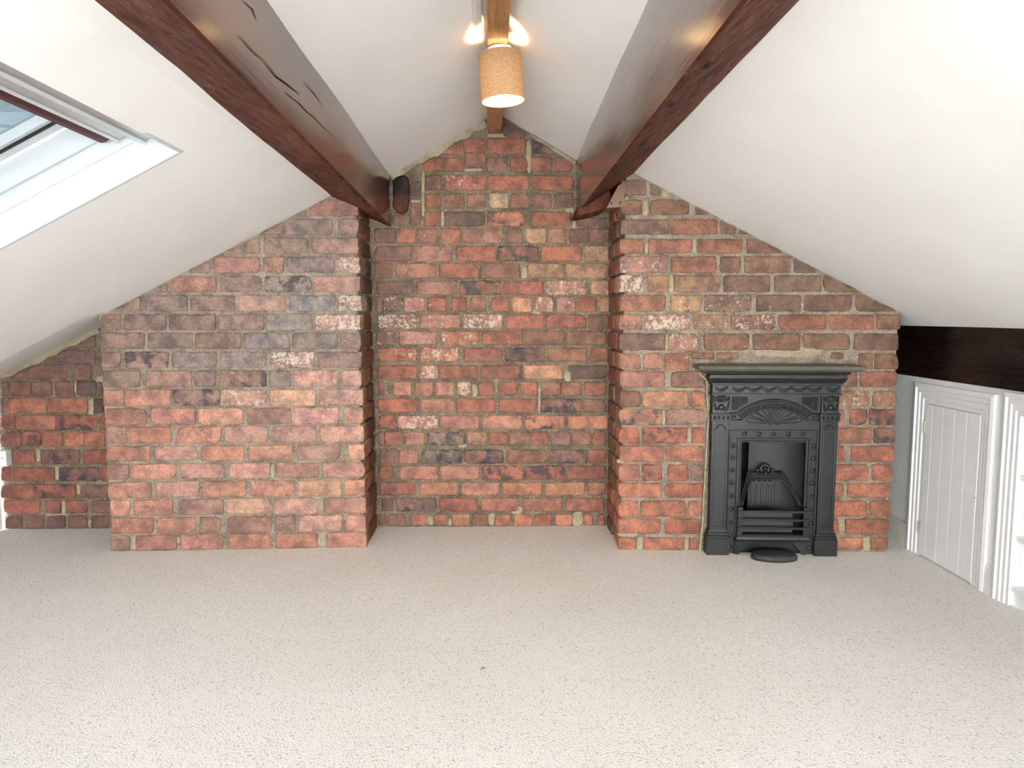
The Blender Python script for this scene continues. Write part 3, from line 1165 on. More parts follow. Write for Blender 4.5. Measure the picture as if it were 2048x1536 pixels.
def make_rear():
    bm = bmesh.new()
    y0, y1 = Y_REAR - 0.2, Y_REAR
    pieces = [[(X_LEFT, 0), (RW_X0, 0), (RW_X0, ceil_z(RW_X0)), (X_LEFT, ceil_z(X_LEFT))],
              [(RW_X1, 0), (X_RIGHT, 0), (X_RIGHT, ceil_z(X_RIGHT)), (RW_X1, ceil_z(RW_X1))],
              [(RW_X0, 0), (RW_X1, 0), (RW_X1, RW_Z0), (RW_X0, RW_Z0)]]
    for p in pieces:
        add_prism(bm, p, y0, y1)
    structure(bm_obj('wall_rear', bm, M_WALLWHITE), 'white rear gable wall with an added wide glazed opening')
    w = structure(empty('window_added', (0, Y_REAR - 0.1, RW_Z0)), 'unseen wide glazed rear gable added for fill light, white frame')
    xs = [RW_X0, -0.95, RIDGE_X, 0.9, RW_X1]
    for x in xs:
        bm = bmesh.new()
        add_box(bm, x - 0.03, x + 0.03, -0.03, 0.03, 0, ceil_z(x) - RW_Z0 + 0.02)
        bm_obj('mullion', bm, M_UPVC, w)
    bm = bmesh.new()
    add_box(bm, RW_X0, RW_X1, -0.03, 0.03, 0, 0.06)
    bm_obj('sill', bm, M_UPVC, w)
    for a, b in zip(xs, xs[1:]):
        a, b = a + 0.03, b - 0.03
        za, zb = ceil_z(a) - RW_Z0, ceil_z(b) - RW_Z0
        mesh_obj('pane', [(a, 0, 0.05), (b, 0, 0.05), (b, 0, zb), (a, 0, za)], [(0, 1, 2, 3)], M_GLASS, w)


make_rear()


def portal(loc, sx, sy, direction):
    l = bpy.data.lights.new('daylight_portal', 'AREA')
    l.shape = 'RECTANGLE'
    l.size, l.size_y = sx, sy
    l.cycles.is_portal = True
    o = link('daylight_portal', l, None, loc)
    o.rotation_euler = Vector(direction).to_track_quat('-Z', 'Y').to_euler()
    return o


portal(((RW_X0 + RW_X1) / 2, Y_REAR - 0.06, 1.08), RW_X1 - RW_X0, 1.95, (0, 1, 0))


# ------------------------------------------------------------------ roof lights
def rooflight(name, label, x_top, y_far, width, length, slope, side, detailed):
    """local frame: a towards the camera, b down the slope, n outwards through the roof"""
    b = Vector((-math.cos(slope) * side, 0, -math.sin(slope)))
    n = Vector((-math.sin(slope) * side, 0, math.cos(slope)))
    a = Vector((0, -1, 0))
    org = Vector((x_top, y_far, ceil_z(x_top)))
    w = structure(empty(name, tuple(org)), label)

    def P(A, B, D):
        return a * A + b * B + n * D

    def bx(nm, A0, A1, B0, B1, D0, D1, mat, parent=w):
        vs = [P(A, B, D) for D in (D0, D1) for A, B in ((A0, B0), (A1, B0), (A1, B1), (A0, B1))]
        fs = [(0, 1, 2, 3), (7, 6, 5, 4), (0, 4, 5, 1), (1, 5, 6, 2), (2, 6, 7, 3), (3, 7, 4, 0)]
        bm = bmesh.new()
        v = [bm.verts.new(p) for p in vs]
        for f in fs:
            bm.faces.new([v[i] for i in f])
        return bm_obj(nm, bm, mat, parent)

    def ring(nm, o0, o1, D0, D1, mat, parent=w):
        """rectangular frame: outer inset o0, inner inset o1"""
        bm = bmesh.new()
        W, L = width, length
        out = [(o0, o0), (W - o0, o0), (W - o0, L - o0), (o0, L - o0)]
        inn = [(o1, o1), (W - o1, o1), (W - o1, L - o1), (o1, L - o1)]
        vo0 = [bm.verts.new(P(A, B, D0)) for A, B in out]
        vi0 = [bm.verts.new(P(A, B, D0)) for A, B in inn]
        vo1 = [bm.verts.new(P(A, B, D1)) for A, B in out]
        vi1 = [bm.verts.new(P(A, B, D1)) for A, B in inn]
        for i in range(4):
            j = (i + 1) % 4
            bm.faces.new([vo0[i], vo0[j], vi0[j], vi0[i]])
            bm.faces.new([vo1[i], vi1[i], vi1[j], vo1[j]])
            bm.faces.new([vi0[i], vi0[j], vi1[j], vi1[i]])
            bm.faces.new([vo0[i], vo1[i], vo1[j], vo0[j]])
        return bm_obj(nm, bm, mat, parent)
    ring('reveal', -0.012, 0.0, 0.0, 0.088, M_REVEAL)
    ring('lining_bead', -0.012, 0.007, 0.084, 0.094, M_UPVC)
    ring('lining', -0.012, 0.003, 0.094, 0.135, M_UPVC)
    fr = ring('window_frame', -0.02, 0.022, 0.130, 0.215, M_UPVC)
    ring('frame_bead', 0.018, 0.026, 0.126, 0.134, M_UPVC, fr)
    sash = ring('sash', 0.026, 0.075, 0.200, 0.245, M_UPVC)
    ring('gasket', 0.070, 0.079, 0.196, 0.205, M_GASKET, sash)
    ring('glazing_bead', 0.079, 0.096, 0.202, 0.235, M_UPVC, sash)
    bx('pane', 0.09, width - 0.09, 0.09, length - 0.09, 0.228, 0.2281, M_DIM_GLASS, sash)
    if detailed:
        # ventilation bar and roller blind rolled up at the head of the window
        bar = bx('vent_bar', 0.012, width - 0.012, 0.004, 0.066, 0.070, 0.112, M_ALU)
        bx('vent_bar_lip', 0.010, width - 0.010, 0.066, 0.078, 0.062, 0.116, M_UPVC, bar)
        bx('vent_bar_edge', 0.010, width - 0.010, -0.002, 0.006, 0.052, 0.075, M_UPVC, bar)
        for A in (0.235, 0.50, 0.74):
            bm = bmesh.new()
            pts = [(0.0, 0.050), (0.014, 0.044), (0.020, 0.058), (0.040, 0.064), (0.044, 0.070), (0.0, 0.078)]
            v0 = [bm.verts.new(P(A, p[0], p[1])) for p in pts]
            v1 = [bm.verts.new(P(A + 0.012, p[0], p[1])) for p in pts]
            bm.faces.new(v0)
            bm.faces.new(v1[::-1])
            for i in range(len(pts)):
                j = (i + 1) % len(pts)
                bm.faces.new([v0[i], v1[i], v1[j], v0[j]])
            bm_obj('bracket', bm, M_UPVC, bar)
        cas = bx('blind_cassette', 0.012, width - 0.012, 0.078, 0.138, 0.104, 0.150, M_ALU)
        bx('cassette_edge', 0.012, width - 0.012, 0.130, 0.140, 0.100, 0.106, M_UPVC, cas)
        # bottom rail of the blind, a slim maroon channel
        bm = bmesh.new()
        prof = [(0.126, 0.118), (0.140, 0.108), (0.158, 0.104), (0.172, 0.108), (0.181, 0.120), (0.184, 0.142), (0.158, 0.152), (0.130, 0.150)]
        e0 = [bm.verts.new(P(0.040, p[0], p[1])) for p in prof]
        e1 = [bm.verts.new(P(width - 0.040, p[0], p[1])) for p in prof]
        bm.faces.new(e0)
        bm.faces.new(e1[::-1])
        for i in range(len(prof)):
            j = (i + 1) % len(prof)
            bm.faces.new([e0[i], e1[i], e1[j], e0[j]])
        rail = bm_obj('blind_rail', bm, M_MAROON, w)
        bx('rail_end_cap', 0.034, 0.040, 0.134, 0.166, 0.126, 0.148, M_UPVC, rail)
        bm = bmesh.new()
        pts = []
        for k in range(18):
            t = 2 * math.pi * k / 18
            pts.append(P(0.445 + 0.046 * math.cos(t), 0.158 + 0.016 * math.sin(t), 0.122 - 0.006 * math.sin(t)))
        add_tube(bm, pts, 0.0045, 6, closed=True)
        bm_obj('pull_handle', bm, M_UPVC, rail)
    c = org + P(width / 2, length / 2, 0.26)
    p = portal(c, width - 0.05, length - 0.05, -n)
    m = Matrix((a, b, n)).transposed()
    if m.determinant() < 0:
        m = Matrix((-a, b, n)).transposed()
    p.rotation_euler = m.to_euler()
    return w


rooflight('window_1', 'white roof light with maroon blind rail in the left slope', SKY_X1, SKY_Y1, 0.86, 0.98, SLOPE_L, 1, True)


# ------------------------------------------------------------------ beams
def timber(name, section, vp, y_far, y_near, mat, seed, wav=0.006, bev=0.008, under=None):
    """section: points (x, z) at the gable, carried along the direction of a surveyed vanishing point"""
    d = ray(*vp)
    d = d / d.y
    rng = random.Random(seed)
    ny = 70
    # bevel the arrises of the section
    sec = []
    n = len(section)
    S = [Vector(p) for p in section]
    for i in range(n):
        p, a, b = S[i], S[i - 1], S[(i + 1) % n]
        sec += [p + (a - p).normalized() * bev, p + (b - p).normalized() * bev]
        L = (b - p).length
        k = int(L / 0.05)
        for j in range(1, k):
            sec.append(p + (b - p) * (j / k))
    vs, fs = [], []
    m = len(sec)
    c = sum(sec, Vector((0, 0))) / m
    for j in range(ny + 1):
        y = y_far + (y_near - y_far) * j / ny
        off = Vector((d.x, d.z)) * (y - Y_BACK)
        for k, p in enumerate(sec):
            q = p + off
            w = wav * noise.noise(Vector((p.x * 5 + seed * 9, y * 1.7, p.y * 5))) + wav * 0.35 * noise.noise(Vector((p.x * 22 + seed, y * 6, p.y * 22)))
            r = (p - c).normalized()
            q = q + r * w
            vs.append((q.x, y, q.y))
    for j in range(ny):
        for k in range(m):
            a, b = j * m + k, j * m + (k + 1) % m
            fs.append((a, b, b + m, a + m))
    fs.append(tuple(range(m))[::-1])
    fs.append(tuple(ny * m + k for k in range(m)))
    root_loc = Vector((c.x, y_far, min(p.y for p in sec)))
    vs = [Vector(v) - root_loc for v in vs]
    o = mesh_obj(name, vs, fs, mat, smooth=True, loc=root_loc)
    bm = bmesh.new()
    bm.from_mesh(o.data)
    bmesh.ops.recalc_face_normals(bm, faces=bm.faces)
    bm.to_mesh(o.data)
    bm.free()
    try:
        o.data.set_sharp_from_angle(angle=math.radians(38))
    except Exception:
        pass
    if under:
        o.data.materials.append(under)
        for p in o.data.polygons:
            if p.normal.z < -0.45:
                p.material_index = 1
    return o


def beam_pt(x, y, Y, vp):
    """surveyed point at depth Y brought to the gable along the beam"""
    q = on_axis(x, y, 1, Y)
    d = ray(*vp)
    d = d / d.y
    q = q + d * (Y_BACK - Y)
    return (q.x, q.z)


VP_L, VP_R, VP_M = (983, 655), (1010, 612), (976, 640)
iL_top = beam_pt(781, 352, Y_BACK, VP_L)
iL_bot = beam_pt(783, 455, Y_BACK, VP_L)
oL = beam_pt(660, 391, 3.38, VP_L)
beamL = timber('roof_beam', [(iL_top[0], iL_top[1] + 0.06), iL_bot, oL, (oL[0] - 0.05, oL[1] + 0.05), (oL[0], oL[1] + 0.14)], VP_L, Y_BACK + 0.005, Y_REAR, M_BEAM, 3, under=M_SAWN)
tag(beamL, 'dark varnished roof purlin on the roof light side, with long drying splits', 'beam')
iR_top = beam_pt(1152, 322, Y_BACK, VP_R)
iR_bot = beam_pt(1153, 430, Y_BACK, VP_R)
oR = beam_pt(1268, 344, 3.33, VP_R)
beamR = timber('roof_beam', [(oR[0], oR[1] + 0.14), (oR[0] + 0.05, oR[1] + 0.05), oR, iR_bot, (iR_top[0], iR_top[1] + 0.06)], VP_R, Y_BACK + 0.005, Y_REAR, M_BEAM, 7, under=M_SAWN)
tag(beamR, 'dark varnished roof purlin on the fireplace side, bearing on a wood block', 'beam')
rA = beam_pt(975, 265, Y_BACK, VP_M)
rB = beam_pt(1003, 265, Y_BACK, VP_M)
ridge = timber('ridge_beam', [(rA[0] - 0.006, rA[1] + 0.16), rA, rB, (rB[0] + 0.004, rB[1] + 0.16)], VP_M, Y_BACK + 0.005, Y_REAR, M_RIDGE, 5, 0.003, 0.003)
tag(ridge, 'slim honey-brown ridge beam along the top of the ceiling', 'beam')


def splits():
    # long drying splits on the inner face of the left purlin
    d = ray(*VP_L)
    d = d / d.y
    pin = Vector((iL_bot[0], Y_BACK, iL_bot[1]))
    up = Vector((iL_top[0] - iL_bot[0], 0, iL_top[1] - iL_bot[1])).normalized()
    nrm = d.normalized().cross(up)
    if nrm.x < 0:
        nrm = -nrm
    for path, r in (([(950, 230), (1040, 320), (1110, 385)], 0.0022), ([(1110, 385), (1190, 485), (1270, 545), (1340, 605)], 0.003),
                    ([(1250, 590), (1330, 655), (1400, 725), (1480, 805), (1580, 890)], 0.003), ([(1370, 525), (1440, 610), (1500, 700), (1520, 770)], 0.0022),
                    ([(975, 0), (1040, 60), (1065, 130)], 0.0022)):
        pts = []
        for x, y in path:
            pts.append(on_plane(180 + x / 3.2, y / 3.2, pin, nrm) + nrm * 0.0005)
        fine = []
        for p, q in zip(pts, pts[1:]):
            for k in range(6):
                s = p.lerp(q, k / 6)
                fine.append(s + Vector((0, 0, 0.004 * noise.noise(s * 9))))
        fine.append(pts[-1])
        bm = bmesh.new()
        n = len(fine)
        add_tube(bm, [p - beamL.location for p in fine], r * 0.5, 5, taper=[0.35 + 0.65 * math.sin(math.pi * i / (n - 1)) for i in range(n)])
        o = bm_obj('split', bm, M_SPLIT, beamL)
    # packing block under the right purlin
    fac = F_RW
    poly = [(1212, 417), (1248, 414), (1249, 366), (1236, 372)]
    bm = bmesh.new()
    pu = [fac.uv(*p) for p in poly]
    pts0 = [fac.pt(u, v, -0.012) - beamR.location for u, v in pu]
    pts1 = [fac.pt(u, v, 0.10) - beamR.location for u, v in pu]
    a = [bm.verts.new(p) for p in pts0]
    b = [bm.verts.new(p) for p in pts1]
    bm.faces.new(a)
    bm.faces.new(b[::-1])
    for i in range(4):
        bm.faces.new([a[i], b[i], b[(i + 1) % 4], a[(i + 1) % 4]])
    blk = bm_obj('packing_block', bm, M_BLOCK, beamR)
    blk['label'] = 'pale wood packing block'
    for x, y in ((1222, 407), (1240, 406)):
        u, v = fac.uv(x, y)
        bm = bmesh.new()
        add_ball(bm, fac.pt(u, v, -0.012) - beamR.location, 0.005, 0.7, 0.4, 1.3)
        bm_obj('nail_hole', bm, M_SPLIT, blk)
    # bearing pad that fills the beam end down to the gable
    bm = bmesh.new()
    px = [(1152, 431), (1182, 425), (1210, 417), (1222, 396), (1216, 372), (1158, 412)]
    a = [bm.verts.new(on_axis(x, y, 1, 3.50) - beamR.location) for x, y in px]
    b = []
    for x, y in px:
        q = on_axis(x, y, 1, 3.50)
        b.append(bm.verts.new(Vector((q.x, Y_BACK - 0.002, q.z)) - beamR.location))
    bm.faces.new(a)
    bm.faces.new(b[::-1])
    for i in range(len(px)):
        j = (i + 1) % len(px)
        bm.faces.new([a[i], b[i], b[j], a[j]])
    bm_obj('bearing_pad', bm, M_SAWN, beamR)
    for x, y in ((1282, 288), (1341, 209), (1410, 131)):
        e = on_axis(x, y, 2, EYE)  # direction only
        # knots on the underside of the right purlin
        dR = ray(*VP_R)
        dR = dR / dR.y
        under = Vector((oR[0] - iR_bot[0], 0, oR[1] - iR_bot[1])).normalized()
        nn = dR.normalized().cross(under)
        if nn.z > 0:
            nn = -nn
        q = on_plane(x, y, Vector((iR_bot[0], Y_BACK, iR_bot[1])), nn)
        bm = bmesh.new()
        rot = Vector((0, 1, 0)).rotation_difference(dR.normalized()).to_matrix().to_4x4()
        add_ball(bm, q - beamR.location + nn * 0.001, 0.014, 0.8, 1.5, 0.25, 12, 6, rot)
        bm_obj('knot', bm, M_STUB, beamR, smooth=True)


splits()

# blackened wall plate above the right knee wall
bm = bmesh.new()
add_box(bm, X_RIGHT - 0.012, X_RIGHT + 0.02, Y_REAR + 0.01, Y_BACK - 0.004, PLATE_Z0, ceil_z(X_RIGHT - 0.012) + 0.012, 0.004)
wp = bm_obj('eaves_beam', bm, M_PLATE)
tag(wp, 'almost black glossy eaves beam above the white cupboard door', 'beam')

# ------------------------------------------------------------------ cable trunking beside the ridge beam
def make_trunking():
    q = on_axis(968, 103, 1, 2.62)
    x = beam_pt(975, 265, Y_BACK, VP_M)[0]
    d = ray(*VP_M)
    d = d / d.y
    y0, y1 = 2.62, Y_REAR + 0.02
    bm = bmesh.new()
    rows = []
    sl = math.atan2(CL_D[1] - CL_C[1], CL_D[0] - CL_C[0])
    tx, tz = math.cos(sl), math.sin(sl)
    for y in (y0, y1):
        cx = x + d.x * (y - Y_BACK) - 0.034
        cz = ceil_z(cx) - 0.002
        pr = [(-0.015, 0), (0.010, 0), (0.010, -0.014), (-0.008, -0.014), (-0.009, -0.010), (-0.015, -0.010)]
        rows.append([bm.verts.new((cx + a * tx - b * tz, y, cz + a * tz + b * tx)) for a, b in pr])
    n = len(rows[0])
    for k in range(n):
        bm.faces.new([rows[0][k], rows[0][(k + 1) % n], rows[1][(k + 1) % n], rows[1][k]])
    bm.faces.new(rows[0])
    bm.faces.new(rows[1][::-1])
    o = bm_obj('cable_trunking', bm, M_GLOSSWHITE)
    tag(o, 'slim white cable trunking running beside the ridge beam', 'trunking')


make_trunking()


# ------------------------------------------------------------------ ceiling light
def make_lamp():
    Y = 2.60
    d = ray(*VP_M)
    d = d / d.y
    zb = rA[1] + d.z * (Y - Y_BACK)
    q = on_axis(999, 113, 1, Y)
    xc = q.x
    root = empty('ceiling_light', (xc, Y, zb))
    tag(root, 'small drum ceiling light with beige linen shade under the ridge beam', 'light')
    root.rotation_euler = (0, math.radians(-4), 0)
    px = Y / FPX

    def lathe(name, prof, mat, seg=48, smooth=True, close=False):
        bm = bmesh.new()
        rows = [[bm.verts.new((r * math.cos(2 * math.pi * k / seg), r * math.sin(2 * math.pi * k / seg), z)) for k in range(seg)] for r, z in prof]
        for A, B in zip(rows, rows[1:]):
            for k in range(seg):
                bm.faces.new([A[k], A[(k + 1) % seg], B[(k + 1) % seg], B[k]])
        if close:
            for k in range(seg):
                A, B = rows[-1], rows[0]
                bm.faces.new([A[k], A[(k + 1) % seg], B[(k + 1) % seg], B[k]])
        return bm_obj(name, bm, mat, root, smooth)
    R, ztop = 0.0755, -0.022
    H = 0.158
    lathe('ceiling_mount', [(0.0005, 0.0), (0.042, 0.0), (0.042, -0.012), (0.036, -0.016), (0.0005, -0.017)], M_GLOSSWHITE)
    lathe('stem', [(0.006, -0.016), (0.006, -0.075), (0.016, -0.078), (0.018, -0.105), (0.0005, -0.106)], M_GLOSSWHITE, 16)
    sh = lathe('shade', [(R - 0.001, ztop), (R, ztop - 0.002), (R, ztop - H + 0.002), (R - 0.001, ztop - H)], M_FABRIC)
    bm = bmesh.new()
    bulb = bmesh.new()
    add_ball(bulb, (0, 0, -0.140), 0.026, 1, 1, 1.15, 20, 12)
    bm_obj('bulb', bulb, M_BULB, root, smooth=True)
    for k in range(3):
        bm2 = bmesh.new()
        a = 2 * math.pi * k / 3 + 0.4
        add_tube(bm2, [(0.014 * math.cos(a), 0.014 * math.sin(a), -0.060), ((R - 0.001) * math.cos(a), (R - 0.001) * math.sin(a), -0.028)], 0.0014, 6)
        bm_obj('shade_spoke', bm2, M_GLOSSWHITE, root)
    l = bpy.data.lights.new('bulb_light', 'POINT')
    l.energy = 6.5
    l.color = (1.0, 0.70, 0.34)
    l.shadow_soft_size = 0.03
    lo = link('bulb_light', l, root, (0, 0, -0.140))


make_lamp()


# ------------------------------------------------------------------ right knee wall: cupboard door, casings, skirting, shelves
def casing_profile(w):
    # distance from the outer edge, projection from the wall
    return [(0.0, 0.0), (0.0, 0.018), (w * 0.16, 0.021), (w * 0.22, 0.021), (w * 0.27, 0.014), (w * 0.48, 0.016), (w * 0.55, 0.011), (w * 0.75, 0.012), (w * 0.82, 0.007), (w, 0.008), (w, 0.0)]


def make_casing(name, y1, y0, ztop, w, label, head=True):
    """an architrave on the right knee wall: outer far edge y1, outer near edge y0"""
    prof = casing_profile(w)
    rows = []
    bm = bmesh.new()
    for s, p in prof:
        x = X_RIGHT - p
        rows.append([bm.verts.new(v) for v in [(x, y1 - s, 0), (x, y1 - s, ztop - s), (x, y0 + s, ztop - s), (x, y0 + s, 0)]])
    for A, B in zip(rows, rows[1:]):
        for k in range(3):
            bm.faces.new([A[k], A[k + 1], B[k + 1], B[k]])
    o = bm_obj(name, bm, M_GLOSSWHITE)
    return structure(o, label)


cw_door = CAS_Y1 - DOOR_Y1
make_casing('trim_1', CAS_Y1, CAS_Y0, CAS_Z1, cw_door, 'white moulded casing round the cupboard door')
make_casing('trim_2', SH_CAS_Y1, SH_Y0 - (SH_CAS_Y1 - SH_Y1), SH_Z1 + (SH_CAS_Y1 - SH_Y1), SH_CAS_Y1 - SH_Y1, 'white moulded casing round the shelf recess')


def make_door():
    y1, y0, z1 = DOOR_Y1 - 0.004, CAS_Y0 + cw_door + 0.003, CAS_Z1 - cw_door - 0.004
    root = structure(empty('door_1', (X_RIGHT, (y0 + y1) / 2, 0.006)), 'white tongue-and-groove cupboard door in the low wall')
    ly = (y0 + y1) / 2
    grooves = [PR(1780 + x / 6.4, 1000 + y / 6.4)[0] for x, y in ((470, 700), (605, 780), (745, 865), (895, 960), (1055, 1060))]
    edges = [y1] + grooves + [y0]
    for a, b in zip(edges, edges[1:]):
        bm = bmesh.new()
        add_box(bm, -0.010, -0.0008, b - ly + 0.0005, a - ly - 0.0005, 0, z1 - 0.006, 0.0028)
        bm_obj('board', bm, M_GLOSSWHITE, root)
    for z in (0.10, z1 - 0.14):
        bm = bmesh.new()
        add_box(bm, -0.013, -0.004, y1 - ly - 0.004, y1 - ly + 0.004, z, z + 0.055)
        add_tube(bm, [(-0.013, y1 - ly + 0.001, z), (-0.013, y1 - ly + 0.001, z + 0.055)], 0.0035, 8)
        bm_obj('hinge', bm, M_HINGE, root)
    qy, qz = PR(1700 + 593 / 2.3276, 580 + 973 / 2.3276)
    bm = bmesh.new()
    add_ball(bm, (-0.012, qy - ly, qz), 0.004, 0.8, 1.2, 0.6)
    bm_obj('catch', bm, M_HINGE, root)


make_door()


def skirting(name, y1, y0, label, mat=M_CREAM):
    prof = [(0.0, 0.0), (0.016, 0.0), (0.016, 0.088), (0.012, 0.092), (0.015, 0.098), (0.012, 0.108), (0.006, 0.116), (0.0, 0.120)]
    bm = bmesh.new()
    A = [bm.verts.new((X_RIGHT - p, y1, z)) for p, z in prof]
    B = [bm.verts.new((X_RIGHT - p, y0, z)) for p, z in prof]
    n = len(prof)
    for i in range(n):
        bm.faces.new([A[i], A[(i + 1) % n], B[(i + 1) % n], B[i]])
    bm.faces.new(A)
    bm.faces.new(B[::-1])
    structure(bm_obj(name, bm, mat), label)


skirting('baseboard_right', Y_BACK, CAS_Y1, 'white skirting board between brick breast and cupboard door')
skirting('baseboard_middle', CAS_Y0, SH_CAS_Y1, 'short skirting piece between cupboard door and shelves', M_GLOSSWHITE)


def make_shelves():
    root = empty('built_in_bookcase', (X_RIGHT, (SH_Y0 + SH_Y1) / 2, 0.0))
    tag(root, 'white built-in shelves recessed in the low wall beside the cupboard door', 'bookcase')
    ly = (SH_Y0 + SH_Y1) / 2
    a, b = SH_Y0 - ly, SH_Y1 - ly
    D = 0.30
    top = SH_Z1
    bm = bmesh.new()
    add_box(bm, 0.031, D, b, b + 0.018, 0.001, top)
    bm_obj('side_panel', bm, M_GLOSSWHITE, root)
    bm = bmesh.new()
    add_box(bm, 0.031, D, a - 0.018, a, 0.001, top)
    bm_obj('side_panel', bm, M_GLOSSWHITE, root)
    bm = bmesh.new()
    add_box(bm, D, D + 0.012, a, b, 0, top)
    bm_obj('back_panel', bm, M_GLOSSWHITE, root)
    bm = bmesh.new()
    add_box(bm, 0.031, D, a, b, top, top + 0.018)
    bm_obj('top_panel', bm, M_GLOSSWHITE, root)
    zs = []
    for x, y in ((2040, 951), (2040, 1076)):
        zs.append(PR(x, y)[1])
    for z in zs:
        bm = bmesh.new()
        add_box(bm, 0.006, D, a, b, z - 0.022, z, 0.002)
        bm_obj('shelf', bm, M_GLOSSWHITE, root)
    bm = bmesh.new()
    add_box(bm, 0.0, D, a, b, 0.055, 0.075, 0.002)
    bm_obj('bottom_shelf', bm, M_GLOSSWHITE, root)
    bm = bmesh.new()
    add_box(bm, 0.012, 0.03, a, b, 0.0, 0.055)
    bm_obj('kick_board', bm, M_GLOSSWHITE, root)


make_shelves()


# ------------------------------------------------------------------ small box on the brick wall at the left
def make_socket():
    a, b = on_axis(-38, 902, 1, Y_BACK - 0.04), on_axis(13.5, 933, 1, Y_BACK - 0.04)
    x0, x1, z1, z0 = max(a.x, X_LEFT + 0.004), b.x, a.z, b.z
    x0 = x1 - (z1 - z0) * 1.0
    x0 = max(x0, X_LEFT + 0.003)
    root = empty('switch_box', ((x0 + x1) / 2, Y_BACK, z0))
    tag(root, 'small white box with round dial fixed to the brick wall', 'switch box')
    w = (x1 - x0) / 2
    h = z1 - z0
    bm = bmesh.new()
    add_box(bm, -w, w, -0.040, 0.004, 0, h, 0.003)
    bm_obj('back_box', bm, M_GLOSSWHITE, root)
    bm = bmesh.new()
    pts = [(0.030 * math.cos(t * math.pi / 12) - 0.012, -0.0405, h / 2 + 0.026 * math.sin(t * math.pi / 12)) for t in range(24)]
    add_tube(bm, pts, 0.0012, 5, closed=True)
    bm_obj('dial_ring', bm, M_WALLWHITE, root)
    bm = bmesh.new()
    add_box(bm, 0.011, 0.014, -0.042, -0.039, h / 2 - 0.001, h / 2 + 0.006)
    bm_obj('pointer', bm, M_GASKET, root)


make_socket()


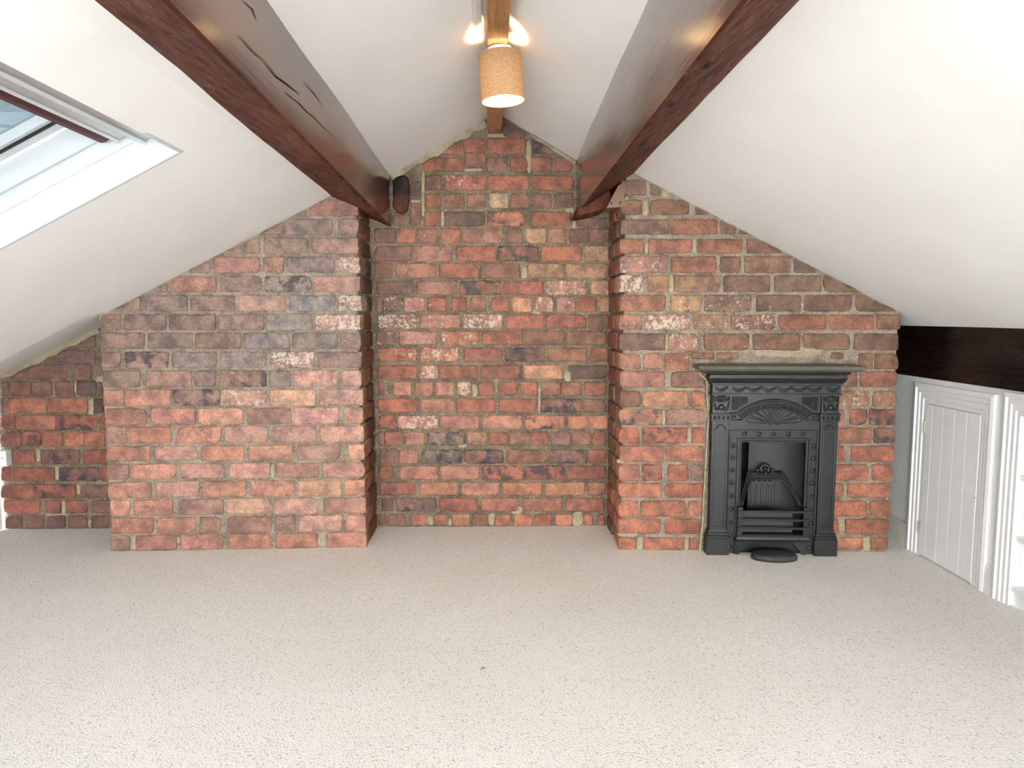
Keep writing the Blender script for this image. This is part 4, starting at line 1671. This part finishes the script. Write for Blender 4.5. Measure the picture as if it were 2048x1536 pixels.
# ------------------------------------------------------------------ cast-iron fireplace
def make_fireplace():
    s = FIRE_S
    base = F_RW.pt(FIRE_U, 0.0, -0.002)
    root = empty('fireplace', tuple(base), F_RW.ang)
    tag(root, 'black cast-iron bedroom fireplace with mantel shelf, fan relief and barred grate', 'fireplace')

    def c(y):
        return 607 + (1452 - y) * 0.0355

    def U(x, y):
        return (x - c(y)) * s

    def V(y):
        return (1452 - y) * s

    def part(name, bm, mat=M_IRON, parent=root, smooth=False):
        return bm_obj(name, bm, mat, parent, smooth)
    # surround plate round the opening
    bm = bmesh.new()
    add_box(bm, -0.288, -0.150, -0.034, 0.0, 0.0, 0.77)
    add_box(bm, 0.150, 0.288, -0.034, 0.0, 0.0, 0.77)
    add_box(bm, -0.150, 0.150, -0.034, 0.0, 0.537, 0.77)
    sur = part('surround', bm)
    # mantel shelf
    bm = bmesh.new()
    add_mould(bm, -0.318, 0.318, 0.075, [(0.0, 0.868), (0.030, 0.869), (0.044, 0.874), (0.054, 0.881), (0.057, 0.888), (0.054, 0.894), (0.046, 0.897), (0.020, 0.899)])
    part('mantel_shelf', bm, M_DUSTTOP)
    # cornice
    bm = bmesh.new()
    add_mould(bm, -0.294, 0.294, 0.060, [(0.0, 0.803), (0.003, 0.806), (0.003, 0.812), (0.008, 0.818), (0.016, 0.832), (0.018, 0.838), (0.018, 0.845), (0.014, 0.846), (0.014, 0.851), (0.024, 0.856), (0.028, 0.868)])
    part('cornice', bm)
    # swag frieze
    bm = bmesh.new()
    add_mould(bm, -0.292, 0.292, 0.056, [(0.0, 0.757), (0.004, 0.758), (0.004, 0.764), (0.0, 0.766), (0.0, 0.803)])
    fz = part('frieze', bm)
    xs = [(-0.285, -0.222)] + [(-0.205 + 0.0683 * k, -0.205 + 0.0683 * (k + 1)) for k in range(6)] + [(0.222, 0.285)]
    for a, b in xs:
        bm = bmesh.new()
        pts = []
        for k in range(11):
            t = k / 10
            pts.append((a + 0.004 + (b - a - 0.008) * t, -0.057, 0.797 - 0.016 * math.sin(math.pi * t)))
        add_tube(bm, pts, 0.0062, 6, taper=[0.35 + 0.65 * math.sin(math.pi * k / 10) for k in range(11)])
        add_tube(bm, [(a + 0.004 + (b - a - 0.008) * k / 8, -0.056, 0.788 - 0.017 * math.sin(math.pi * k / 8)) for k in range(9)], 0.0022, 5)
        add_tube(bm, [(b - 0.001, -0.057, 0.799), (b - 0.001, -0.057, 0.786)], 0.002, 5)
        part('swag', bm, M_IRON, fz, True)
    # pilasters, each with plinth, panel, bead block and shell capital
    for sg in (-1, 1):
        bm = bmesh.new()
        a, b = sorted((sg * 0.210, sg * 0.288))
        add_box(bm, a, b, -0.050, -0.03, 0.10, 0.762, 0.003)
        pil = part('pilaster', bm)
        bm = bmesh.new()
        m0 = (a + b) / 2
        hw = 0.027
        path = [(m0 - hw, 0.135), (m0 + hw, 0.135), (m0 + hw, 0.590), (m0 + hw - 0.004, 0.598), (m0 + hw - 0.010, 0.602), (m0 + 0.012, 0.612), (m0, 0.617),
                (m0 - 0.012, 0.612), (m0 - hw + 0.010, 0.602), (m0 - hw + 0.004, 0.598), (m0 - hw, 0.590)]
        add_tube(bm, [(x, -0.050, z) for x, z in path], 0.0032, 6, closed=True)
        part('panel_moulding', bm, M_IRON, pil)
        bm = bmesh.new()
        a2, b2 = sorted((sg * 0.198, sg * 0.303))
        m1 = (a2 + b2) / 2
        add_mould(bm, a2, b2, 0.064, [(0.0, -0.004), (0.0, 0.078), (-0.003, 0.082), (-0.003, 0.090), (-0.007, 0.094), (-0.007, 0.104), (-0.011, 0.110), (-0.012, 0.117)])
        part('plinth', bm, M_IRON, pil)
        bm = bmesh.new()
        a3, b3 = sorted((sg * 0.204, sg * 0.293))
        add_box(bm, a3, b3, -0.056, -0.03, 0.634, 0.672, 0.002)
        add_box(bm, a3 - 0.003, b3 + 0.003, -0.060, -0.03, 0.664, 0.672, 0.002)
        bb = part('bead_block', bm, M_IRON, pil)
        bm = bmesh.new()
        for k in range(4):
            add_ball(bm, (a3 + 0.014 + k * (b3 - a3 - 0.028) / 3, -0.056, 0.650), 0.0075, 0.85, 1.0, 1.15, 8, 6)
        part('beading', bm, M_IRON, pil, True)
        # shell capital
        bm = bmesh.new()
        for k in range(7):
            ang = math.radians(-66 + 22 * k)
            L = 0.034
            cx, cz = m0 + math.sin(ang) * L * 0.62, 0.722 + math.cos(ang) * L * 0.62
            rot = Matrix.Rotation(ang, 4, 'Y')
            add_ball(bm, (cx, -0.054, cz), 0.0165, 0.30, 0.45, 1.0, 8, 6, rot)
        add_ball(bm, (m0, -0.055, 0.700), 0.016, 0.9, 0.6, 0.9, 10, 6)
        for q in (-1, 1):
            pts = [(m0 + q * (0.020 + 0.010 * math.cos(t * 0.6) * (1 - t / 14)), -0.054, 0.688 + 0.010 * math.sin(t * 0.6) * (1 - t / 14)) for t in range(13)]
            add_tube(bm, pts, 0.0032, 5)
            add_tube(bm, [(m0 + q * 0.033, -0.052, 0.750), (m0 + q * 0.035, -0.055, 0.725), (m0 + q * 0.028, -0.055, 0.700)], 0.0035, 5)
        part('shell_capital', bm, M_IRON, pil, True)
    # arch with its row of beads
    zc, R = 0.470, 0.262
    th0 = math.asin((0.668 - zc) / R)
    arc = lambda r, n=36, t0=th0: [(r * math.cos(t0 + (math.pi - 2 * t0) * k / n), -0.036, zc + r * math.sin(t0 + (math.pi - 2 * t0) * k / n)) for k in range(n + 1)]
    bm = bmesh.new()
    t_in = math.asin((0.638 - zc) / 0.224)
    top = arc(R)
    add_tube(bm, [(0.207, -0.036, 0.668)] + top + [(-0.207, -0.036, 0.668)], 0.0062, 6)
    add_tube(bm, [(p[0] * 0.972, p[1], zc + (p[2] - zc) * 0.972) for p in top], 0.0038, 6)
    inner = arc(0.226, 36, math.asin((0.640 - zc) / 0.226))
    add_tube(bm, inner, 0.005, 6)
    add_tube(bm, [(0.207, -0.036, 0.637), (inner[0][0], -0.036, 0.640)], 0.003, 5)
    add_tube(bm, [(-0.207, -0.036, 0.637), (inner[-1][0], -0.036, 0.640)], 0.003, 5)
    ar = part('arch', bm, M_IRON, root, True)
    bm = bmesh.new()
    rb = 0.241
    t0 = math.asin((0.655 - zc) / rb)
    for k in range(25):
        t = t0 + (math.pi - 2 * t0) * k / 24
        rot = Matrix.Rotation(math.pi / 2 - t, 4, 'Y')
        add_ball(bm, (rb * math.cos(t), -0.036, zc + rb * math.sin(t)), 0.0074, 0.8, 1.0, 1.15, 8, 6, rot)
    for sg in (-1, 1):
        for k in range(2):
            add_ball(bm, (sg * (0.165 + 0.016 + 0.014 * k), -0.036, 0.653), 0.0064, 0.8, 0.8, 1.1, 8, 6)
    part('beading', bm, M_IRON, ar, True)
    # fan of petals
    zf = 0.622
    for k in range(11):
        ang = math.radians(-82 + 164 * k / 10)
        L = 0.066 + 0.062 * abs(math.sin(ang)) ** 1.6
        w = 0.0105 + 0.002 * math.cos(ang)
        pts = []
        for j in range(16):
            t = j / 15
            if t < 0.5:
                l, ww = 0.022 + (L - 0.022 - w) * (t / 0.5), w * (0.25 + 0.75 * (t / 0.5))
                pts.append((-ww, l))
            else:
                l, ww = 0.022 + (L - 0.022 - w) * ((1 - t) / 0.5), w * (0.25 + 0.75 * ((1 - t) / 0.5))
                pts.append((ww, l))
        tip = [(w * math.cos(q), L - w + w * math.sin(q)) for q in [math.pi * (1 - i / 6) for i in range(1, 6)]]
        pts = pts[:8] + tip + pts[8:]
        P3 = []
        for x, l in pts:
            X = x * math.cos(ang) + l * math.sin(ang)
            Z = -x * math.sin(ang) + l * math.cos(ang)
            P3.append((X, -0.035, zf + Z))
        bm = bmesh.new()
        add_tube(bm, P3, 0.0029, 5, closed=True)
        part('petal', bm, M_IRON, ar, True)
    bm = bmesh.new()
    for r in (0.012, 0.020):
        add_tube(bm, [(r * math.cos(math.pi * k / 12), -0.036, zf - 0.008 + r * math.sin(math.pi * k / 12)) for k in range(13)], 0.0026, 5)
    part('fan_boss', bm, M_IRON, ar, True)
    # reeded spandrels
    for sg in (-1, 1):
        bm = bmesh.new()
        for k in range(11):
            x = 0.194 - 0.0066 * k
            zt = 0.747
            zb = max(zc + math.sqrt(max(0.0, (R + 0.016) ** 2 - x * x)), 0.684)
            if zt - zb < 0.008:
                continue
            add_tube(bm, [(sg * x, -0.035, zb), (sg * x, -0.035, zt)], 0.0024, 5)
        part('reeding', bm, M_IRON, sur)
    # inner frame: lip, studded band, moulding round the opening
    bm = bmesh.new()

    def frame(bm, hw, top, th, y0, y1, bev=0.001):
        add_box(bm, -hw, -hw + th, y0, y1, 0.0, top, bev)
        add_box(bm, hw - th, hw, y0, y1, 0.0, top, bev)
        add_box(bm, -hw + th, hw - th, y0, y1, top - th, top, bev)
    frame(bm, 0.205, 0.592, 0.007, -0.044, -0.03)
    fl = part('frame_lip', bm)
    bm = bmesh.new()
    frame(bm, 0.168, 0.555, 0.007, -0.046, -0.03)
    frame(bm, 0.160, 0.547, 0.006, -0.041, -0.03)
    frame(bm, 0.153, 0.540, 0.005, -0.044, -0.02)
    part('opening_moulding', bm)
    for x, z in [(-0.134, 0.573), (-0.067, 0.573), (0, 0.573), (0.067, 0.573), (0.134, 0.573)] + \
            [(sg * 0.187, z) for sg in (-1, 1) for z in (0.515, 0.460, 0.400, 0.340, 0.277, 0.213, 0.147, 0.087, 0.030)]:
        bm = bmesh.new()
        add_ball(bm, (x, -0.034, z), 0.0095, 1, 0.5, 1, 10, 6)
        add_tube(bm, [(x + 0.0125 * math.cos(t * math.pi / 6), -0.0345, z + 0.0125 * math.sin(t * math.pi / 6)) for t in range(12)], 0.0011, 4, closed=True)
        part('stud', bm, M_IRON, fl, True)
    # firebox
    yb = 0.155
    vs = [(-0.152, -0.02, 0), (0.152, -0.02, 0), (0.152, -0.02, 0.55), (-0.152, -0.02, 0.55),
          (-0.152, 0.30, 0), (0.152, 0.30, 0), (0.152, 0.30, 0.55), (-0.152, 0.30, 0.55)]
    fs = [(4, 5, 6, 7), (0, 4, 7, 3), (5, 1, 2, 6), (3, 7, 6, 2), (0, 1, 5, 4)]
    mesh_obj('firebox', vs, fs, M_IRON, root)
    # curved cheek that closes the firebox at the back and at the right
    vs, fs = [], []
    for k in range(17):
        t = k / 16
        x = -0.062 + 0.210 * math.sin(t * math.pi / 2)
        y = -0.015 + 0.165 * math.cos(t * math.pi / 2) ** 0.8 if k < 16 else -0.015
        vs += [(x, y, 0.0), (x, y - 0.02 * math.cos(t * math.pi / 2), 0.548)]
    fs = [(2 * k, 2 * k + 2, 2 * k + 3, 2 * k + 1) for k in range(16)]
    mesh_obj('fire_cheek', vs, fs, M_IRONDUST, root, smooth=True)
    # cast fire-back with slots
    bm = bmesh.new()
    add_box(bm, -0.066, 0.066, yb - 0.045, yb - 0.030, 0.18, 0.335, 0.004)
    fb = part('fire_back', bm, M_IRONDUST)
    for k in range(5):
        bm = bmesh.new()
        x = -0.052 + 0.026 * k
        add_box(bm, x - 0.0055, x + 0.0055, yb - 0.052, yb - 0.045, 0.185, 0.300, 0.003)
        part('fire_back_rib', bm, M_IRONDUST, fb)
    bm = bmesh.new()
    for k in range(4):
        add_ball(bm, (-0.040 + 0.026 * k, yb - 0.046, 0.318), 0.006, 1.3, 0.4, 0.8, 8, 5)
    part('fire_back_holes', bm, M_SPLIT, fb, True)
    # hood: feet at the front bar, head leaning back into the firebox
    def lean(z):
        return -0.020 + (z - 0.23) * 0.62
    outer = [(-0.146, 0.228), (-0.138, 0.252), (-0.124, 0.285), (-0.106, 0.325), (-0.095, 0.352), (-0.088, 0.372), (-0.078, 0.378), (-0.066, 0.372), (-0.05, 0.366), (0.05, 0.366),
             (0.066, 0.372), (0.078, 0.378), (0.088, 0.372), (0.095, 0.352), (0.110, 0.325), (0.128, 0.285), (0.140, 0.252), (0.147, 0.228)]
    inn = [(-0.132, 0.228), (-0.126, 0.248), (-0.114, 0.275), (-0.098, 0.305), (-0.084, 0.325), (-0.076, 0.335), (-0.068, 0.339), (-0.060, 0.340), (-0.045, 0.341), (0.045, 0.341),
           (0.060, 0.340), (0.068, 0.339), (0.076, 0.335), (0.084, 0.325), (0.100, 0.305), (0.117, 0.275), (0.128, 0.248), (0.133, 0.228)]
    bm = bmesh.new()
    rows = []
    for off in (-0.008, 0.008):
        rows.append(([bm.verts.new((x, lean(z) + off, z)) for x, z in outer], [bm.verts.new((x, lean(z) + off, z)) for x, z in inn]))
    n = len(outer)
    for k in range(n - 1):
        (o0, i0), (o1, i1) = rows
        bm.faces.new([o0[k], o0[k + 1], i0[k + 1], i0[k]])
        bm.faces.new([o1[k], i1[k], i1[k + 1], o1[k + 1]])
        bm.faces.new([o0[k], o1[k], o1[k + 1], o0[k + 1]])
        bm.faces.new([i0[k], i0[k + 1], i1[k + 1], i1[k]])
    for rl in rows[0:1]:
        pass
    hood = part('hood', bm, M_IRON)
    bm = bmesh.new()
    add_tube(bm, [(x, lean(z) - 0.009, z) for x, z in inn], 0.0042, 6)
    mid = [((a[0] + b[0]) / 2, (a[1] + b[1]) / 2) for a, b in zip(inn, outer)]
    add_tube(bm, [(x, lean(z) - 0.008, z) for x, z in mid], 0.0025, 5)
    part('hood_moulding', bm, M_IRON, hood, True)
    bm = bmesh.new()
    zf = 0.386
    add_ball(bm, (0, lean(zf) - 0.012, zf), 0.009, 1, 0.7, 1, 10, 6)
    for k in range(7):
        a = math.radians(-120 + 40 * k)
        add_ball(bm, (0.019 * math.sin(a), lean(zf) - 0.006, zf + 0.017 * math.cos(a)), 0.0105, 1, 0.6, 1, 8, 6)
    for sg in (-1, 1):
        add_ball(bm, (sg * 0.036, lean(0.378) - 0.006, 0.379), 0.009, 1.2, 0.6, 1, 8, 6)
        add_tube(bm, [(sg * 0.02, lean(0.37) - 0.008, 0.372), (sg * 0.05, lean(0.37) - 0.008, 0.364), (sg * 0.075, lean(0.37) - 0.008, 0.366)], 0.005, 6)
    add_ball(bm, (0, lean(0.366) - 0.010, 0.364), 0.010, 0.8, 0.6, 1.3, 8, 6)
    part('flower_crest', bm, M_IRON, hood, True)
    # grate
    bm = bmesh.new()
    for sg in (-1, 1):
        a, b = sorted((sg * 0.140, sg * 0.163))
        bm = bmesh.new()
        add_box(bm, a, b, -0.072, -0.040, 0.098, 0.232, 0.002)
        part('grate_post', bm)
    for z in (0.214, 0.175, 0.136):
        bm = bmesh.new()
        add_box(bm, -0.165, 0.165, -0.084, -0.070, z - 0.0055, z + 0.0055, 0.002)
        part('grate_bar', bm)
    bm = bmesh.new()
    add_mould(bm, -0.160, 0.160, 0.066, [(0.0, 0.068), (0.010, 0.069), (0.012, 0.076), (0.008, 0.080), (0.006, 0.090), (0.003, 0.096), (0.001, 0.100), (0.0, 0.101)])
    part('bottom_rail', bm)
    bm = bmesh.new()
    top = [(-0.140, 0.104), (0.104, 0.104), (0.104, 0.125), (0.108, 0.14), (0.104, 0.155), (0.102, 0.195), (0.06, 0.200), (-0.03, 0.204), (-0.10, 0.200), (-0.140, 0.195)]
    add_prism(bm, top, -0.030, -0.020)
    part('ash_front', bm, M_IRONDUST)
    for sg in (-1, 1):
        bm = bmesh.new()
        poly = [(sg * 0.163, 0.0), (sg * 0.150, 0.0), (sg * 0.135, 0.02), (sg * 0.112, 0.045), (sg * 0.09, 0.07), (sg * 0.163, 0.07)]
        add_prism(bm, poly, -0.050, -0.036)
        part('grate_foot', bm)
    # back panel behind the ash opening
    bm = bmesh.new()
    add_box(bm, -0.150, 0.150, 0.0, 0.006, 0.0, 0.10)
    part('ash_pit_back', bm, M_IRON)
    # oval ash cover on the carpet
    cov = empty('ash_cover', tuple(base + F_RW.into * (-0.085) + F_RW.u * 0.0 + Vector((0, 0, 0.0))), F_RW.ang)
    tag(cov, 'flat oval black iron ash cover lying on the carpet before the grate', 'ash cover')
    bm = bmesh.new()
    seg = 40
    prof = [(1.0, 0.0), (1.0, 0.014), (0.985, 0.018), (0.95, 0.020), (0.93, 0.024), (0.88, 0.026), (0.4, 0.028), (0.02, 0.028)]
    rows = []
    for r, z in prof:
        rows.append([bm.verts.new((0.106 * r * math.cos(2 * math.pi * k / seg), 0.062 * r * math.sin(2 * math.pi * k / seg) - 0.015, z)) for k in range(seg)])
    for A, B in zip(rows, rows[1:]):
        for k in range(seg):
            bm.faces.new([A[k], A[(k + 1) % seg], B[(k + 1) % seg], B[k]])
    bm.faces.new(rows[-1])
    bm.faces.new(rows[0][::-1])
    part('cover_plate', bm, M_IRONDUST, cov, True)


make_fireplace()


# ------------------------------------------------------------------ the house across the way, seen through the roof light
def make_neighbour():
    root = empty('neighbouring_house', (-9.0, 12.0, -5.0))
    tag(root, 'pale rendered house with grey slate roof seen through the roof light', 'house')
    Z = lambda px: on_axis(0, px, 1, 12.0).z + 5.0
    ze = Z(254)
    bm = bmesh.new()
    add_box(bm, -6, 5.0, 0, 6, 0, ze)
    part = bm_obj('wall', bm, M_RENDER, root)
    # roof slope in courses of slates
    rz = Z(222) - ze
    for k in range(5):
        bm = bmesh.new()
        y0, y1 = -0.2 + 0.45 * k, -0.2 + 0.45 * (k + 1) + 0.08
        z0, z1 = ze + 0.16 * k, ze + 0.16 * (k + 1) + 0.02
        vs = [bm.verts.new(p) for p in [(-6.2, y0, z0), (5.2, y0, z0), (5.2, y1, z1), (-6.2, y1, z1), (-6.2, y0, z0 - 0.04), (5.2, y0, z0 - 0.04), (5.2, y1, z1 - 0.04), (-6.2, y1, z1 - 0.04)]]
        for f in [(0, 1, 2, 3), (4, 7, 6, 5), (0, 4, 5, 1), (1, 5, 6, 2), (2, 6, 7, 3), (3, 7, 4, 0)]:
            bm.faces.new([vs[i] for i in f])
        bm_obj('slate_course', bm, M_SLATE, root)
    bm = bmesh.new()
    zt = ze + 0.8
    add_box(bm, -6.2, 5.2, 2.0, 2.3, zt - 0.1, zt + 0.08, 0.02)
    bm_obj('ridge_tiles', bm, M_STONE, root)
    bm = bmesh.new()
    add_box(bm, -1.5, -0.4, 2.4, 3.2, zt - 0.6, zt + 0.9, 0.02)
    bm_obj('chimney', bm, M_STONE, root)


make_neighbour()


# ------------------------------------------------------------------ a curl of lint on the carpet
def make_lint():
    q = on_axis(968, 1340, 2, 0.0)
    bm = bmesh.new()
    pts = [(0.009 * math.cos(t), 0.008 * math.sin(t), 0.0035) for t in [0.9 + 0.32 * k for k in range(10)]]
    add_tube(bm, pts, 0.0022, 6, taper=[0.3, 0.6, 0.9, 1, 1, 1, 0.9, 0.8, 0.6, 0.3])
    o = bm_obj('lint', bm, mat_plain('grey_lint', (0.16, 0.15, 0.14), 0.9), loc=(q.x, q.y, 0.0))
    tag(o, 'tiny dark curl of lint lying on the open carpet', 'lint')


make_lint()
